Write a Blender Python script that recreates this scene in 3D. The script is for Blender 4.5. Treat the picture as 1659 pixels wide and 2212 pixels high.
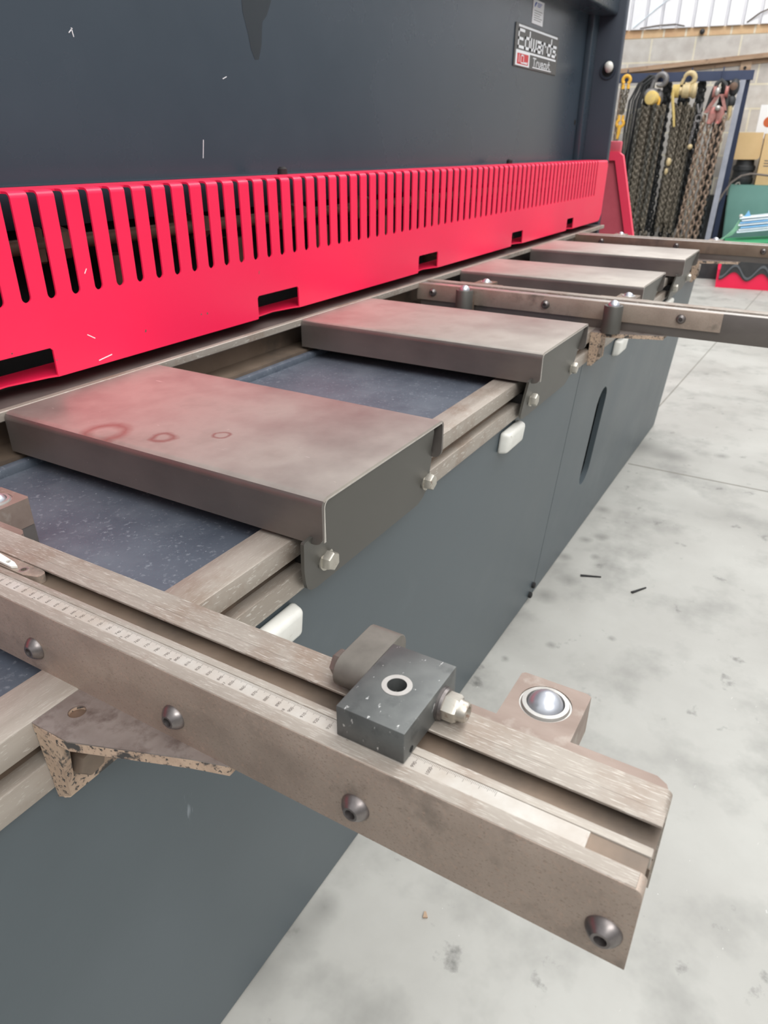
import bpy, bmesh, math, random
from mathutils import Vector, Matrix, geometry
random.seed(7)
sc = bpy.context.scene
for o in list(bpy.data.objects):
    bpy.data.objects.remove(o)
COL = sc.collection
H = 0.82                      # table top above the floor; z below is measured from the table top

# ---------------------------------------------------------------- camera
cam_d = bpy.data.cameras.new('camera')
cam = bpy.data.objects.new('camera', cam_d); COL.objects.link(cam)
right = Vector((0.505793, -0.862642, 0.004655))
down = Vector((-0.392167, -0.234738, -0.889440))
fwd = Vector((0.768361, 0.448047, -0.457029))
M = Matrix((( right.x, -down.x, -fwd.x, 0), (right.y, -down.y, -fwd.y, 0), (right.z, -down.z, -fwd.z, 0), (0, 0, 0, 1)))
M.translation = (0, 0, 0.32389 + H)
cam.matrix_world = M
cam_d.sensor_fit = 'AUTO'; cam_d.sensor_width = 36.0
cam_d.lens = 1543.73 / 2212 * 36.0
cam_d.clip_start = 0.02; cam_d.clip_end = 60
cam_d.dof.use_dof = True; cam_d.dof.focus_distance = 0.68; cam_d.dof.aperture_fstop = 13.0
sc.camera = cam

# ---------------------------------------------------------------- light
world = bpy.data.worlds.new('World'); sc.world = world; world.use_nodes = True
bg = world.node_tree.nodes['Background']
bg.inputs[1].default_value = 1.0
_n = world.node_tree.nodes; _k = world.node_tree.links
_tc = _n.new('ShaderNodeTexCoord'); _sx = _n.new('ShaderNodeSeparateXYZ'); _rp = _n.new('ShaderNodeValToRGB')
_k.new(_tc.outputs['Generated'], _sx.inputs[0]); _k.new(_sx.outputs[2], _rp.inputs[0]); _k.new(_rp.outputs[0], bg.inputs[0])
_rp.color_ramp.elements[0].position = 0.0; _rp.color_ramp.elements[0].color = (0.15, 0.155, 0.16, 1)
_rp.color_ramp.elements[1].position = 0.42; _rp.color_ramp.elements[1].color = (0.90, 0.93, 0.96, 1)
def area(name, loc, size, sy, power, target, col=(1, 0.985, 0.965)):
    d = bpy.data.lights.new(name, 'AREA'); d.shape = 'RECTANGLE'; d.size = size; d.size_y = sy
    d.energy = power; d.color = col
    o = bpy.data.objects.new(name, d); COL.objects.link(o); o.location = loc
    o.rotation_euler = (Vector(target) - Vector(loc)).to_track_quat('-Z', 'Y').to_euler()
    return o
area('ceiling_lamp_row', (1.2, -1.2, 5.2), 6.0, 3.2, 150, (1.2, -1.0, 0))
area('ceiling_lamp_row', (5.5, -1.0, 5.4), 5.0, 3.2, 170, (5.5, -1.0, 0))
area('ceiling_lamp_row', (-2.0, -3.2, 5.0), 4.0, 1.2, 190, (0.8, 0.2, 0.6))
area('ceiling_lamp_row', (7.2, 1.0, 5.6), 3.0, 0.9, 110, (8.0, 1.0, 0.5))
sc.view_settings.view_transform = 'Standard'
try: sc.view_settings.look = 'None'
except Exception: pass
sc.view_settings.exposure = 0.0; sc.view_settings.gamma = 1.0; sc.view_settings.use_curve_mapping = False

# ---------------------------------------------------------------- materials
def L(r, g, b):
    f = lambda c: (c / 255 / 12.92) if c / 255 <= 0.04045 else ((c / 255 + 0.055) / 1.055) ** 2.4
    return (f(r), f(g), f(b), 1)
def mat(name, c1, c2=None, scale=8, rough=(0.5, 0.6), metal=0.0, detail=6, stretch=(1, 1, 1), bump=0.0, bscale=60,
        spots=None, spots2=None, scratch=None, coat=0.0, spec=0.5, rings=None):
    m = bpy.data.materials.new(name); m.use_nodes = True
    nt = m.node_tree; N = nt.nodes; K = nt.links
    b = N['Principled BSDF']
    b.inputs['Metallic'].default_value = metal
    b.inputs['Specular IOR Level'].default_value = spec
    b.inputs['Coat Weight'].default_value = coat
    tc = N.new('ShaderNodeTexCoord')
    mp = N.new('ShaderNodeMapping'); mp.inputs['Scale'].default_value = stretch
    K.new(tc.outputs['Object'], mp.inputs['Vector'])
    def noise(sc_, det=4, vec=mp, rg=0.6):
        n = N.new('ShaderNodeTexNoise'); n.inputs['Scale'].default_value = sc_; n.inputs['Detail'].default_value = det
        n.inputs['Roughness'].default_value = rg
        K.new(vec.outputs[0] if vec is not tc else tc.outputs['Object'], n.inputs['Vector']); return n
    def ramp(src, p0, p1, a=(0, 0, 0, 1), c=(1, 1, 1, 1)):
        r = N.new('ShaderNodeValToRGB'); e = r.color_ramp.elements
        e[0].position = p0; e[0].color = a; e[1].position = p1; e[1].color = c
        K.new(src, r.inputs[0]); return r
    def mix(fac, a, c):
        x = N.new('ShaderNodeMix'); x.data_type = 'RGBA'
        K.new(fac, x.inputs[0]); K.new(a, x.inputs[6])
        if isinstance(c, tuple): x.inputs[7].default_value = c
        else: K.new(c, x.inputs[7])
        return x.outputs[2]
    n1 = noise(scale, detail)
    col = ramp(n1.outputs['Fac'], 0.32, 0.68, c1, c2 or c1).outputs[0]
    for sp in (spots, spots2):
        if sp:
            c, s, p0, p1 = sp
            n2 = noise(s, 5, tc)
            col = mix(ramp(n2.outputs['Fac'], p0, p1).outputs[0], col, c)
    if scratch:
        c, st, s, p0 = scratch
        m2 = N.new('ShaderNodeMapping'); m2.inputs['Scale'].default_value = st
        m2.inputs['Rotation'].default_value = (0.2, 0.3, 0.4)
        K.new(tc.outputs['Object'], m2.inputs['Vector'])
        n3 = noise(s, 3, m2)
        col = mix(ramp(n3.outputs['Fac'], p0, p0 + 0.05).outputs[0], col, c)
    if rings:
        for (x, y, r, w, c) in rings:
            nz = noise(28, 3, tc)
            v = N.new('ShaderNodeVectorMath'); v.operation = 'MULTIPLY_ADD'
            K.new(nz.outputs['Color'], v.inputs[0]); v.inputs[1].default_value = (0.02, 0.02, 0); K.new(tc.outputs['Object'], v.inputs[2])
            sx = N.new('ShaderNodeSeparateXYZ'); K.new(v.outputs[0], sx.inputs[0])
            cx = N.new('ShaderNodeCombineXYZ'); K.new(sx.outputs[0], cx.inputs[0]); K.new(sx.outputs[1], cx.inputs[1])
            dd = N.new('ShaderNodeVectorMath'); dd.operation = 'DISTANCE'
            K.new(cx.outputs[0], dd.inputs[0]); dd.inputs[1].default_value = (x + 0.01, y + 0.01, 0)
            s1 = N.new('ShaderNodeMath'); s1.operation = 'SUBTRACT'; K.new(dd.outputs['Value'], s1.inputs[0]); s1.inputs[1].default_value = r
            s2 = N.new('ShaderNodeMath'); s2.operation = 'ABSOLUTE'; K.new(s1.outputs[0], s2.inputs[0])
            s3 = N.new('ShaderNodeMapRange'); K.new(s2.outputs[0], s3.inputs[0])
            s3.inputs[1].default_value = 0; s3.inputs[2].default_value = w; s3.inputs[3].default_value = 0.75; s3.inputs[4].default_value = 0
            col = mix(s3.outputs[0], col, c)
    K.new(col, b.inputs['Base Color'])
    r = ramp(n1.outputs['Fac'], 0.3, 0.7, (rough[0],) * 3 + (1,), (rough[1],) * 3 + (1,))
    K.new(r.outputs[0], b.inputs['Roughness'])
    if bump:
        nb = noise(bscale, 4)
        bp = N.new('ShaderNodeBump'); bp.inputs['Strength'].default_value = bump; bp.inputs['Distance'].default_value = 0.002
        K.new(nb.outputs['Fac'], bp.inputs['Height']); K.new(bp.outputs[0], b.inputs['Normal'])
    return m

m_panel = mat('dark_grey_paint', L(72, 82, 87), L(82, 91, 96), 3, (0.36, 0.46), spots=(L(98, 106, 110), 2.2, 0.60, 0.85),
              scratch=(L(124, 132, 138), (9, 9, 1.2), 6, 0.73), bump=0.03, bscale=220)
m_beam = mat('slate_grey_paint', L(49, 60, 70), L(55, 66, 76), 2, (0.24, 0.30), spec=0.9, spots=(L(50, 57, 65), 1.5, 0.62, 0.8),
             bump=0.008, bscale=120)
m_navy = mat('dark_navy_paint', L(42, 49, 61), L(48, 55, 67), 3, (0.4, 0.5), scratch=(L(120, 130, 140), (4, 4, 20), 3, 0.76))
m_red = mat('red_paint', L(243, 32, 78), L(245, 37, 83), 3, (0.32, 0.4), scratch=(L(250, 150, 165), (8, 8, 25), 4, 0.81), spec=0.45)
m_redold = mat('faded_red_paint', L(214, 98, 112), L(200, 84, 98), 6, (0.5, 0.65))
m_tray = mat('blue_grey_tray_paint', L(74, 81, 92), L(90, 97, 107), 9, (0.45, 0.58), spots=(L(122, 128, 136), 160, 0.58, 0.72), spots2=(L(98, 105, 114), 14, 0.5, 0.75),
              scratch=(L(176, 182, 188), (40, 90, 40), 4.5, 0.70), bump=0.08, bscale=200)
m_steel = mat('worn_bare_steel', L(146, 137, 127), L(170, 162, 152), 30, (0.48, 0.62), 0.32, stretch=(1, 0.1, 1), detail=10,
              spots=(L(138, 120, 106), 14, 0.5, 0.74), scratch=(L(190, 183, 174), (220, 9, 40), 9, 0.58), bump=0.05, bscale=140)
m_steelx = mat('worn_rail_steel', L(150, 140, 129), L(174, 165, 155), 30, (0.46, 0.6), 0.35, stretch=(0.1, 1, 1), detail=10,
              spots=(L(136, 116, 100), 12, 0.5, 0.74), scratch=(L(188, 181, 172), (9, 220, 40), 9, 0.6), bump=0.05, bscale=140)
m_brown = mat('tarnished_brown_steel', L(150, 135, 123), L(174, 159, 146), 11, (0.42, 0.58), 0.4, spots=(L(98, 92, 84), 13, 0.54, 0.72),
              spots2=(L(176, 152, 136), 320, 0.55, 0.78), scratch=(L(138, 124, 112), (90, 30, 60), 16, 0.6), bump=0.15, bscale=260)
m_bar = mat('hot_rolled_brown_bar', L(118, 102, 88), L(142, 125, 110), 9, (0.45, 0.6), 0.5, spots=(L(90, 84, 78), 7, 0.5, 0.7), bump=0.1, bscale=220)
m_plate = mat('brushed_plate_steel', L(166, 156, 148), L(204, 198, 188), 5, (0.38, 0.48), 0.65, spots=(L(150, 132, 124), 5, 0.58, 0.8),
              scratch=(L(226, 220, 214), (40, 7, 10), 4, 0.72))
m_plate1 = mat('stained_plate_steel', L(160, 148, 142), L(204, 198, 188), 5, (0.38, 0.48), 0.65, spots=(L(142, 124, 118), 5, 0.58, 0.8),
               scratch=(L(228, 222, 216), (40, 7, 10), 4, 0.72),
               rings=[(0.044, 0.270, 0.014, 0.007, L(150, 95, 90)), (0.087, 0.211, 0.010, 0.0035, L(150, 95, 90)),
                      (0.020, 0.345, 0.024, 0.012, L(160, 110, 104))])
m_flange = mat('darkened_steel', L(108, 102, 98), L(130, 123, 118), 8, (0.38, 0.5), 0.65, stretch=(1, 0.5, 1),
               scratch=(L(160, 155, 150), (10, 60, 60), 4, 0.72))  # dark steel; on the plate sides it paints in the tray's dark reflection
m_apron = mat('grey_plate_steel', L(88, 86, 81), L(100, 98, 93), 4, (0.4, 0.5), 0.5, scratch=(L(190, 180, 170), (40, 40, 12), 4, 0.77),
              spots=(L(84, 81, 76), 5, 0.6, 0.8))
m_edge = mat('bright_cut_edge', L(215, 210, 204), L(190, 184, 178), 60, (0.3, 0.45), 0.8)
m_zinc = mat('zinc_bolt', L(196, 192, 182), L(176, 170, 160), 60, (0.3, 0.45), 0.75, spots=(L(130, 96, 78), 120, 0.6, 0.7))
m_screw = mat('dark_button_screw', L(138, 132, 130), L(112, 106, 104), 90, (0.3, 0.42), 0.8)
m_dark = mat('dark_interior', L(20, 20, 22), L(34, 32, 32), 20, (0.6, 0.8))
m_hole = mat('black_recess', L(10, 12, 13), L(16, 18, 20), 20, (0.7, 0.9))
m_shaft = mat('oily_brown_shaft', L(128, 104, 88), L(92, 76, 66), 20, (0.4, 0.6), 0.4)
m_block = mat('blackened_steel_block', L(96, 98, 97), L(112, 114, 112), 40, (0.42, 0.52), 0.5, spots=(L(88, 90, 89), 60, 0.55, 0.7),
              scratch=(L(205, 205, 202), (60, 130, 60), 2.2, 0.66))
m_lug = mat('brown_worn_lug', L(130, 124, 116), L(110, 105, 98), 40, (0.4, 0.55), 0.5, scratch=(L(180, 172, 166), (120, 30, 60), 3, 0.7))
m_chrome = mat('polished_ball', L(205, 208, 214), L(190, 192, 200), 60, (0.28, 0.36), 0.75)
m_ring = mat('grey_seat_ring', L(196, 194, 190), L(176, 172, 166), 60, (0.35, 0.5), 0.7)
m_pink = mat('reddish_worn_steel', L(152, 136, 126), L(132, 114, 104), 30, (0.45, 0.58), 0.4, stretch=(1, 0.3, 1), spots=(L(172, 162, 152), 40, 0.56, 0.74))
m_scale = mat('engraved_scale_steel', L(196, 192, 185), L(176, 166, 155), 30, (0.46, 0.58), 0.25, spots=(L(150, 112, 88), 24, 0.64, 0.72))
m_ink = mat('dark_engraving', L(70, 62, 58), L(92, 80, 72), 300, (0.6, 0.7))
m_cast = mat('beige_casting', L(190, 166, 144), L(168, 144, 124), 60, (0.6, 0.75), 0.0, stretch=(1, 1, 0.5), spots=(L(66, 64, 62), 260, 0.56, 0.62), spots2=(L(70, 68, 66), 40, 0.56, 0.62), bump=0.3, bscale=200)
m_casttop = mat('worn_casting_top', L(140, 128, 122), L(168, 158, 152), 24, (0.38, 0.5), 0.55, spots=(L(118, 104, 98), 50, 0.50, 0.7), spots2=(L(190, 182, 176), 30, 0.6, 0.75), bump=0.05)
m_white = mat('white_plastic', L(226, 225, 218), L(216, 214, 206), 30, (0.35, 0.45), spots=(L(170, 165, 150), 70, 0.66, 0.74))
m_paper = mat('white_print_white', L(236, 238, 240), None, 30, (0.5, 0.6))
m_letter = mat('white_lettering', L(228, 232, 234), None, 30, (0.4, 0.5))
m_name = mat('grey_nameplate', L(92, 92, 90), L(100, 100, 98), 30, (0.35, 0.45), 0.3)
m_namered = mat('nameplate_red', L(196, 58, 62), None, 30, (0.4, 0.5))
m_blueink = mat('blue_print', L(70, 90, 170), None, 30, (0.5, 0.6))
m_floor = mat('concrete_floor', L(160, 158, 152), L(178, 177, 171), 2.6, (0.42, 0.6), spots=(L(132, 131, 126), 4.5, 0.5, 0.78),
              spots2=(L(104, 103, 99), 13, 0.63, 0.76), scratch=(L(198, 197, 192), (5, 9, 1), 9, 0.73), bump=0.04, bscale=90,
              rings=[(x, y, 0.0, r * 1.25, L(120, 119, 114)) for x, y, r in [(1.823, 0.43, 0.033), (1.708, 0.461, 0.037), (1.948, 0.482, 0.025), (2.09, 0.456, 0.021), (2.136, 0.416, 0.024), (1.997, 0.4, 0.017), (2.336, 0.467, 0.03),
                     (1.499, 0.372, 0.014), (1.605, 0.247, 0.010), (1.384, 0.455, 0.012), (3.02, 0.478, 0.1), (2.975, 0.355, 0.077), (3.084, 0.173, 0.03), (0.613, 0.471, 0.03), (0.557, 0.487, 0.045), (0.48, 0.501, 0.05), (1.078, 0.302, 0.019)]])
m_joint = mat('floor_joint', L(120, 118, 110), L(140, 137, 128), 20, (0.7, 0.8))
def brickmat(name, c1, c2, mortar, bw, bh, mo, rough=0.85):
    m = bpy.data.materials.new(name); m.use_nodes = True
    nt = m.node_tree; N = nt.nodes; K = nt.links; b = N['Principled BSDF']
    tc = N.new('ShaderNodeTexCoord'); br = N.new('ShaderNodeTexBrick')
    K.new(tc.outputs['Object'], br.inputs['Vector'])
    br.inputs['Color1'].default_value = c1; br.inputs['Color2'].default_value = c2; br.inputs['Mortar'].default_value = mortar
    br.inputs['Scale'].default_value = 1.0; br.inputs['Mortar Size'].default_value = mo; br.inputs['Mortar Smooth'].default_value = 0.2
    br.inputs['Brick Width'].default_value = bw; br.inputs['Row Height'].default_value = bh
    nz = N.new('ShaderNodeTexNoise'); nz.inputs['Scale'].default_value = 9; nz.inputs['Detail'].default_value = 8
    K.new(tc.outputs['Object'], nz.inputs['Vector'])
    mx = N.new('ShaderNodeMix'); mx.data_type = 'RGBA'; mx.blend_type = 'OVERLAY'; mx.inputs[0].default_value = 0.35
    K.new(br.outputs['Color'], mx.inputs[6]); K.new(nz.outputs['Fac'], mx.inputs[7]); K.new(mx.outputs[2], b.inputs['Base Color'])
    b.inputs['Roughness'].default_value = rough
    return m
m_blocks = brickmat('concrete_blockwork', L(186, 180, 174), L(198, 193, 186), L(214, 207, 188), 0.445, 0.226, 0.010)
m_bricks = brickmat('buff_brick', L(208, 176, 138), L(196, 158, 122), L(214, 204, 184), 0.222, 0.2, 0.010)
m_clad = mat('white_cladding', L(236, 236, 240), L(242, 242, 245), 2, (0.45, 0.55))
m_cladgap = mat('cladding_gap_grey', L(186, 182, 172), None, 2, (0.6, 0.7))
m_timber = mat('brown_painted_angle', L(180, 154, 130), L(150, 124, 100), 12, (0.6, 0.75), stretch=(0.3, 0.3, 2), spots=(L(110, 92, 76), 16, 0.6, 0.75))
m_rackblue = mat('dark_blue_rack_paint', L(50, 60, 86), L(58, 68, 94), 8, (0.45, 0.6))
m_rackleg = mat('pale_blue_grey_leg', L(140, 143, 152), L(124, 127, 136), 10, (0.4, 0.5), 0.3)
m_chain = mat('brown_chain_steel', L(158, 138, 120), L(126, 108, 94), 40, (0.45, 0.6), 0.4)
m_chaind = mat('dark_grey_chain_steel', L(96, 94, 86), L(70, 68, 64), 30, (0.45, 0.6), 0.4)
m_chaing = mat('oily_grey_chain_steel', L(128, 120, 106), L(92, 86, 76), 30, (0.45, 0.6), 0.4)
m_yellow = mat('yellow_paint', L(232, 180, 60), L(220, 168, 64), 30, (0.45, 0.6))
m_disc = mat('dusty_yellow_paint', L(210, 184, 124), L(226, 196, 112), 24, (0.5, 0.65))
m_hook = mat('grey_forged_steel', L(136, 134, 134), L(112, 110, 110), 20, (0.4, 0.5), 0.5)
m_bhook = mat('beige_forged_steel', L(206, 184, 140), L(180, 164, 126), 30, (0.5, 0.65), 0.1)
m_rope = mat('yellow_rope', L(214, 190, 120), L(190, 166, 100), 90, (0.7, 0.85))
m_rusty = mat('pinkish_red_oxide_paint', L(184, 132, 124), L(136, 92, 86), 14, (0.5, 0.65), spots=(L(224, 132, 126), 10, 0.55, 0.7))
m_black = mat('black_rubber', L(42, 44, 46), L(60, 60, 60), 14, (0.5, 0.65))
m_card = mat('brown_cardboard', L(222, 190, 140), L(212, 180, 130), 4, (0.75, 0.85))
m_green = mat('pale_green_paint', L(104, 148, 138), L(116, 160, 150), 2.5, (0.5, 0.6))
m_green2 = mat('bright_green_sheet', L(60, 150, 100), L(74, 164, 112), 3, (0.5, 0.6))
m_blue = mat('light_blue_film', L(110, 178, 232), L(150, 204, 240), 10, (0.4, 0.5))
m_lightfilm = mat('white_film', L(226, 234, 240), L(208, 222, 232), 20, (0.4, 0.5))
m_cable = mat('grey_brown_hose', L(120, 110, 102), L(96, 88, 84), 20, (0.5, 0.65))

# ---------------------------------------------------------------- mesh helpers
class MB:
    def __init__(s): s.bm = bmesh.new()
    def box(s, x0, x1, y0, y1, z0, z1, bev=0, seg=2):
        n0 = len(s.bm.verts)
        P = [(x, y, z) for x in (x0, x1) for y in (y0, y1) for z in (z0, z1)]
        v = [s.bm.verts.new(p) for p in P]
        fs = [s.bm.faces.new([v[i] for i in q]) for q in ((0, 1, 3, 2), (4, 6, 7, 5), (0, 4, 5, 1), (2, 3, 7, 6), (0, 2, 6, 4), (1, 5, 7, 3))]
        if bev:
            es = list({e for f in fs for e in f.edges})
            bmesh.ops.bevel(s.bm, geom=es, offset=bev, segments=seg, profile=0.5, affect='EDGES')
        return s
    def hull(s, pts8): # 8 points: bottom 4 then top 4, same order
        v = [s.bm.verts.new(p) for p in pts8]
        for q in ((3, 2, 1, 0), (4, 5, 6, 7), (0, 1, 5, 4), (1, 2, 6, 5), (2, 3, 7, 6), (3, 0, 4, 7)):
            s.bm.faces.new([v[i] for i in q])
        return s
    def plate(s, loops, fn, t, bev=0):
        """2D outline with holes, turned into a sheet of thickness t by fn(u, v, w)"""
        flat = [p for l in loops for p in l]
        tris = geometry.tessellate_polygon([[Vector((p[0], p[1], 0)) for p in l] for l in loops])
        a = [s.bm.verts.new(fn(p[0], p[1], 0)) for p in flat]
        b = [s.bm.verts.new(fn(p[0], p[1], t)) for p in flat]
        fs = []
        for q in tris:
            try:
                fs.append(s.bm.faces.new([a[i] for i in q])); fs.append(s.bm.faces.new([b[i] for i in reversed(q)]))
            except ValueError: pass
        k = 0
        for l in loops:
            n = len(l)
            for i in range(n):
                j = (i + 1) % n
                try: fs.append(s.bm.faces.new([a[k + i], b[k + i], b[k + j], a[k + j]]))
                except ValueError: pass
            k += n
        bmesh.ops.recalc_face_normals(s.bm, faces=fs)
        bmesh.ops.dissolve_limit(s.bm, angle_limit=0.001, verts=a + b, edges=list({e for f in fs for e in f.edges}))
        return s
    def rings(s, rs, cap=True):
        """skin a list of closed rings of points"""
        R = [[s.bm.verts.new(p) for p in r] for r in rs]
        n = len(R[0]); fs = []
        for i in range(len(R) - 1):
            for j in range(n):
                fs.append(s.bm.faces.new([R[i][j], R[i][(j + 1) % n], R[i + 1][(j + 1) % n], R[i + 1][j]]))
        if cap:
            fs.append(s.bm.faces.new(list(reversed(R[0])))); fs.append(s.bm.faces.new(R[-1]))
        bmesh.ops.recalc_face_normals(s.bm, faces=fs)
        return s
    def lathe(s, p0, d, prof, seg=28, cap=True, ph=0.0):
        """prof: (distance along d, radius)"""
        d = Vector(d).normalized(); p0 = Vector(p0)
        u = d.orthogonal().normalized(); v = d.cross(u)
        if abs(d.z) < 0.99:
            u = d.cross(Vector((0, 0, 1))).normalized(); v = d.cross(u)
        rs = [[p0 + d * t + (u * math.cos(ph + 2 * math.pi * k / seg) + v * math.sin(ph + 2 * math.pi * k / seg)) * max(r, 1e-5) for k in range(seg)] for t, r in prof]
        return s.rings(rs, cap)
    def cyl(s, p0, p1, r, seg=24):
        d = Vector(p1) - Vector(p0)
        return s.lathe(p0, d, [(0, r), (d.length, r)], seg)
    def tube(s, pts, r, seg=10, closed=False):
        pts = [Vector(p) for p in pts]; n = len(pts); rs = []
        prev = None
        for i, p in enumerate(pts):
            if closed: t = pts[(i + 1) % n] - pts[i - 1]
            else: t = pts[min(i + 1, n - 1)] - pts[max(i - 1, 0)]
            t.normalize()
            u = t.orthogonal().normalized() if prev is None else (prev - t * prev.dot(t)).normalized()
            prev = u; v = t.cross(u)
            rr = r[i] if isinstance(r, (list, tuple)) else r
            rs.append([p + (u * math.cos(2 * math.pi * k / seg) + v * math.sin(2 * math.pi * k / seg)) * rr for k in range(seg)])
        if closed:
            R = [[s.bm.verts.new(p) for p in q] for q in rs]; fs = []
            for i in range(n):
                for j in range(seg):
                    A, B = R[i], R[(i + 1) % n]
                    fs.append(s.bm.faces.new([A[j], A[(j + 1) % seg], B[(j + 1) % seg], B[j]]))
            bmesh.ops.recalc_face_normals(s.bm, faces=fs)
            return s
        return s.rings(rs, True)
    def ball(s, c, r, sx=(1, 1, 1), seg=24, ring=14):
        m = Matrix.Translation(c) @ Matrix.Diagonal((r * sx[0], r * sx[1], r * sx[2], 1))
        bmesh.ops.create_uvsphere(s.bm, u_segments=seg, v_segments=ring, radius=1, matrix=m); return s
    def add(s, me, mx):
        n0 = len(s.bm.verts); s.bm.from_mesh(me); s.bm.verts.ensure_lookup_table()
        for v in s.bm.verts[n0:]: v.co = mx @ v.co
        return s
ORG = {}
def emit(name, mb, m, parent=None, base=None, angle=38):
    me = bpy.data.meshes.new(name)
    org = ORG[parent] if parent is not None else Vector(base or (0, 0, 0))
    bmesh.ops.translate(mb.bm, vec=-org, verts=mb.bm.verts)
    mb.bm.normal_update()
    mb.bm.to_mesh(me); mb.bm.free()
    me.polygons.foreach_set('use_smooth', [True] * len(me.polygons))
    me.set_sharp_from_angle(angle=math.radians(angle))
    me.materials.append(m)
    o = bpy.data.objects.new(name, me); COL.objects.link(o)
    ORG[o] = org
    if parent is not None: o.parent = parent
    else: o.location = (org.x, org.y, org.z + H)
    return o
def tag(o, label=None, cat=None, group=None, kind=None):
    if label: o['label'] = label
    if cat: o['category'] = cat
    if group: o['group'] = group
    if kind: o['kind'] = kind
    return o
def thing(name, label, cat, base, group=None):
    o = bpy.data.objects.new(name, None); COL.objects.link(o)
    o.empty_display_size = 0.05
    ORG[o] = Vector(base); o.location = (base[0], base[1], base[2] + H)
    return tag(o, label, cat, group)
def copy_tree(o, parent=None):
    c = o.copy(); COL.objects.link(c); ORG[c] = ORG[o].copy()
    if parent is not None: c.parent = parent
    for ch in [x for x in list(bpy.data.objects) if x.parent == o and x != c]: copy_tree(ch, c)
    return c
def arc(cx, cy, r, a0, a1, n):
    return [(cx + r * math.cos(math.radians(a0 + (a1 - a0) * k / n)), cy + r * math.sin(math.radians(a0 + (a1 - a0) * k / n))) for k in range(n + 1)]
def circle(cx, cy, r, n=28, ry=None):
    return [(cx + r * math.cos(2 * math.pi * k / n), cy + (ry or r) * math.sin(2 * math.pi * k / n)) for k in range(n)]
def strokes(mb, polys, w, fn, t):
    """flat square-ended pen strokes for signs"""
    for pl in polys:
        for (a, b) in zip(pl[:-1], pl[1:]):
            a = Vector(a); b = Vector(b); d = (b - a).normalized(); n = Vector((-d.y, d.x)) * w / 2
            a2 = a - d * w / 2; b2 = b + d * w / 2
            mb.plate([[tuple(a2 - n), tuple(b2 - n), tuple(b2 + n), tuple(a2 + n)]], fn, t)
def hexhead(mb, p, d, af, h, ph=0.26):
    r = af / math.sqrt(3)
    mb.lathe(p, d, [(0, r), (h * 0.8, r), (h, r * 0.88)], 6, True, ph)

# ================================================================ SETTING
def struct(o): o['kind'] = 'structure'; return o
f = MB(); f.box(-4, 11.5, -5, 6, -H - 0.2, -H)
struct(emit('floor', f, m_floor, base=(0, 0, -H)))
f = MB()
f.hull([(-1.5, 0.694, -H - .001), (9.3, 0.345, -H - .001), (9.3, 0.351, -H - .001), (-1.5, 0.700, -H - .001),
        (-1.5, 0.694, -H + .0006), (9.3, 0.345, -H + .0006), (9.3, 0.351, -H + .0006), (-1.5, 0.700, -H + .0006)])
f.box(2.797, 2.805, -4, 0.49, -H - .001, -H + .0006)
struct(emit('trim_1', f, m_joint, base=(2.8, 0.3, -H)))
WO = Vector((9.46213, 1.7525, 0)); WS = Vector((0.123798, -0.992307, 0)); WN = Vector((-0.992307, -0.123798, 0))
WROT = math.atan2(WS.y, WS.x)
def wl(s, z, d): return WO + WS * s + WN * d + Vector((0, 0, z))
def wallbox(mb, s0, s1, z0, z1, d0, d1):
    return mb.hull([wl(s0, z0, d0), wl(s1, z0, d0), wl(s1, z0, d1), wl(s0, z0, d1), wl(s0, z1, d0), wl(s1, z1, d0), wl(s1, z1, d1), wl(s0, z1, d1)])
def wallobj(name, m, s0, s1, z0, z1, d0, d1):
    """local x along the wall, local y up, so the masonry pattern lies on the face"""
    mb = MB(); mb.box(s0, s1, z0, z1, d0, d1)
    o = emit(name, mb, m, base=(0, 0, 0))
    o.matrix_world = Matrix(((WS.x, 0, WN.x, WO.x), (WS.y, 0, WN.y, WO.y), (0, 1, 0, H), (0, 0, 0, 1)))
    return struct(o)
def wallobj2(name, m, s0, s1, z0, z1, d0, d1, os, oz):
    mb = MB(); mb.box(s0 - os, s1 - os, z0 - oz, z1 - oz, d0, d1)
    o = emit(name, mb, m, base=(0, 0, 0))
    p = wl(os, oz, 0)
    o.matrix_world = Matrix(((WS.x, 0, WN.x, p.x), (WS.y, 0, WN.y, p.y), (0, 1, 0, p.z + H), (0, 0, 0, 1)))
    return struct(o)
wallobj2('wall_back', m_blocks, -4.5, 5.0, -H, 1.364, -0.2, 0, 0.034, 1.364 - 0.226 * 10)
wallobj2('trim_2', m_bricks, -4.5, 5.0, 1.364, 1.44, -0.2, 0.004, 0.034, 1.364 - 0.06)
mb = MB()
mb.box(-4.5, 5, 1.44, 4.6, -0.2, -0.004)
k = -4.5
while k < 5:
    mb.box(k + 0.011, k + 0.149, 1.44, 4.6, -0.006, 0.030, 0.004, 1); k += 0.16
o = emit('wall_upper', mb, m_clad)
o.matrix_world = Matrix(((WS.x, 0, WN.x, WO.x), (WS.y, 0, WN.y, WO.y), (0, 1, 0, H), (0, 0, 0, 1))); struct(o)

# ================================================================ THE SHEAR
shear = thing('guillotine_shear', 'long dark grey guillotine shear with a red slotted guard and a white and red nameplate', 'machine', (1.6, 0.9, -H))
# bed plate with its lower blade strip
b = MB(); b.box(-0.7, 3.56, 0.91, 1.25, -0.0145, 0, 0.002, 2)
emit('bed_plate', b, m_flange, shear)
b = MB(); b.box(-0.7, 3.56, 0.9092, 0.921, -0.0135, 0.0006, 0.0012, 1)
emit('bed_edge_strip', b, m_steelx, shear)
b = MB(); b.box(-0.7, 3.5, 0.957, 1.2, -0.2, -0.0145); b.box(-0.7, 3.5, 0.90, 0.957, -0.2, -0.062)
emit('bed_beam', b, m_bar, shear)
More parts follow.
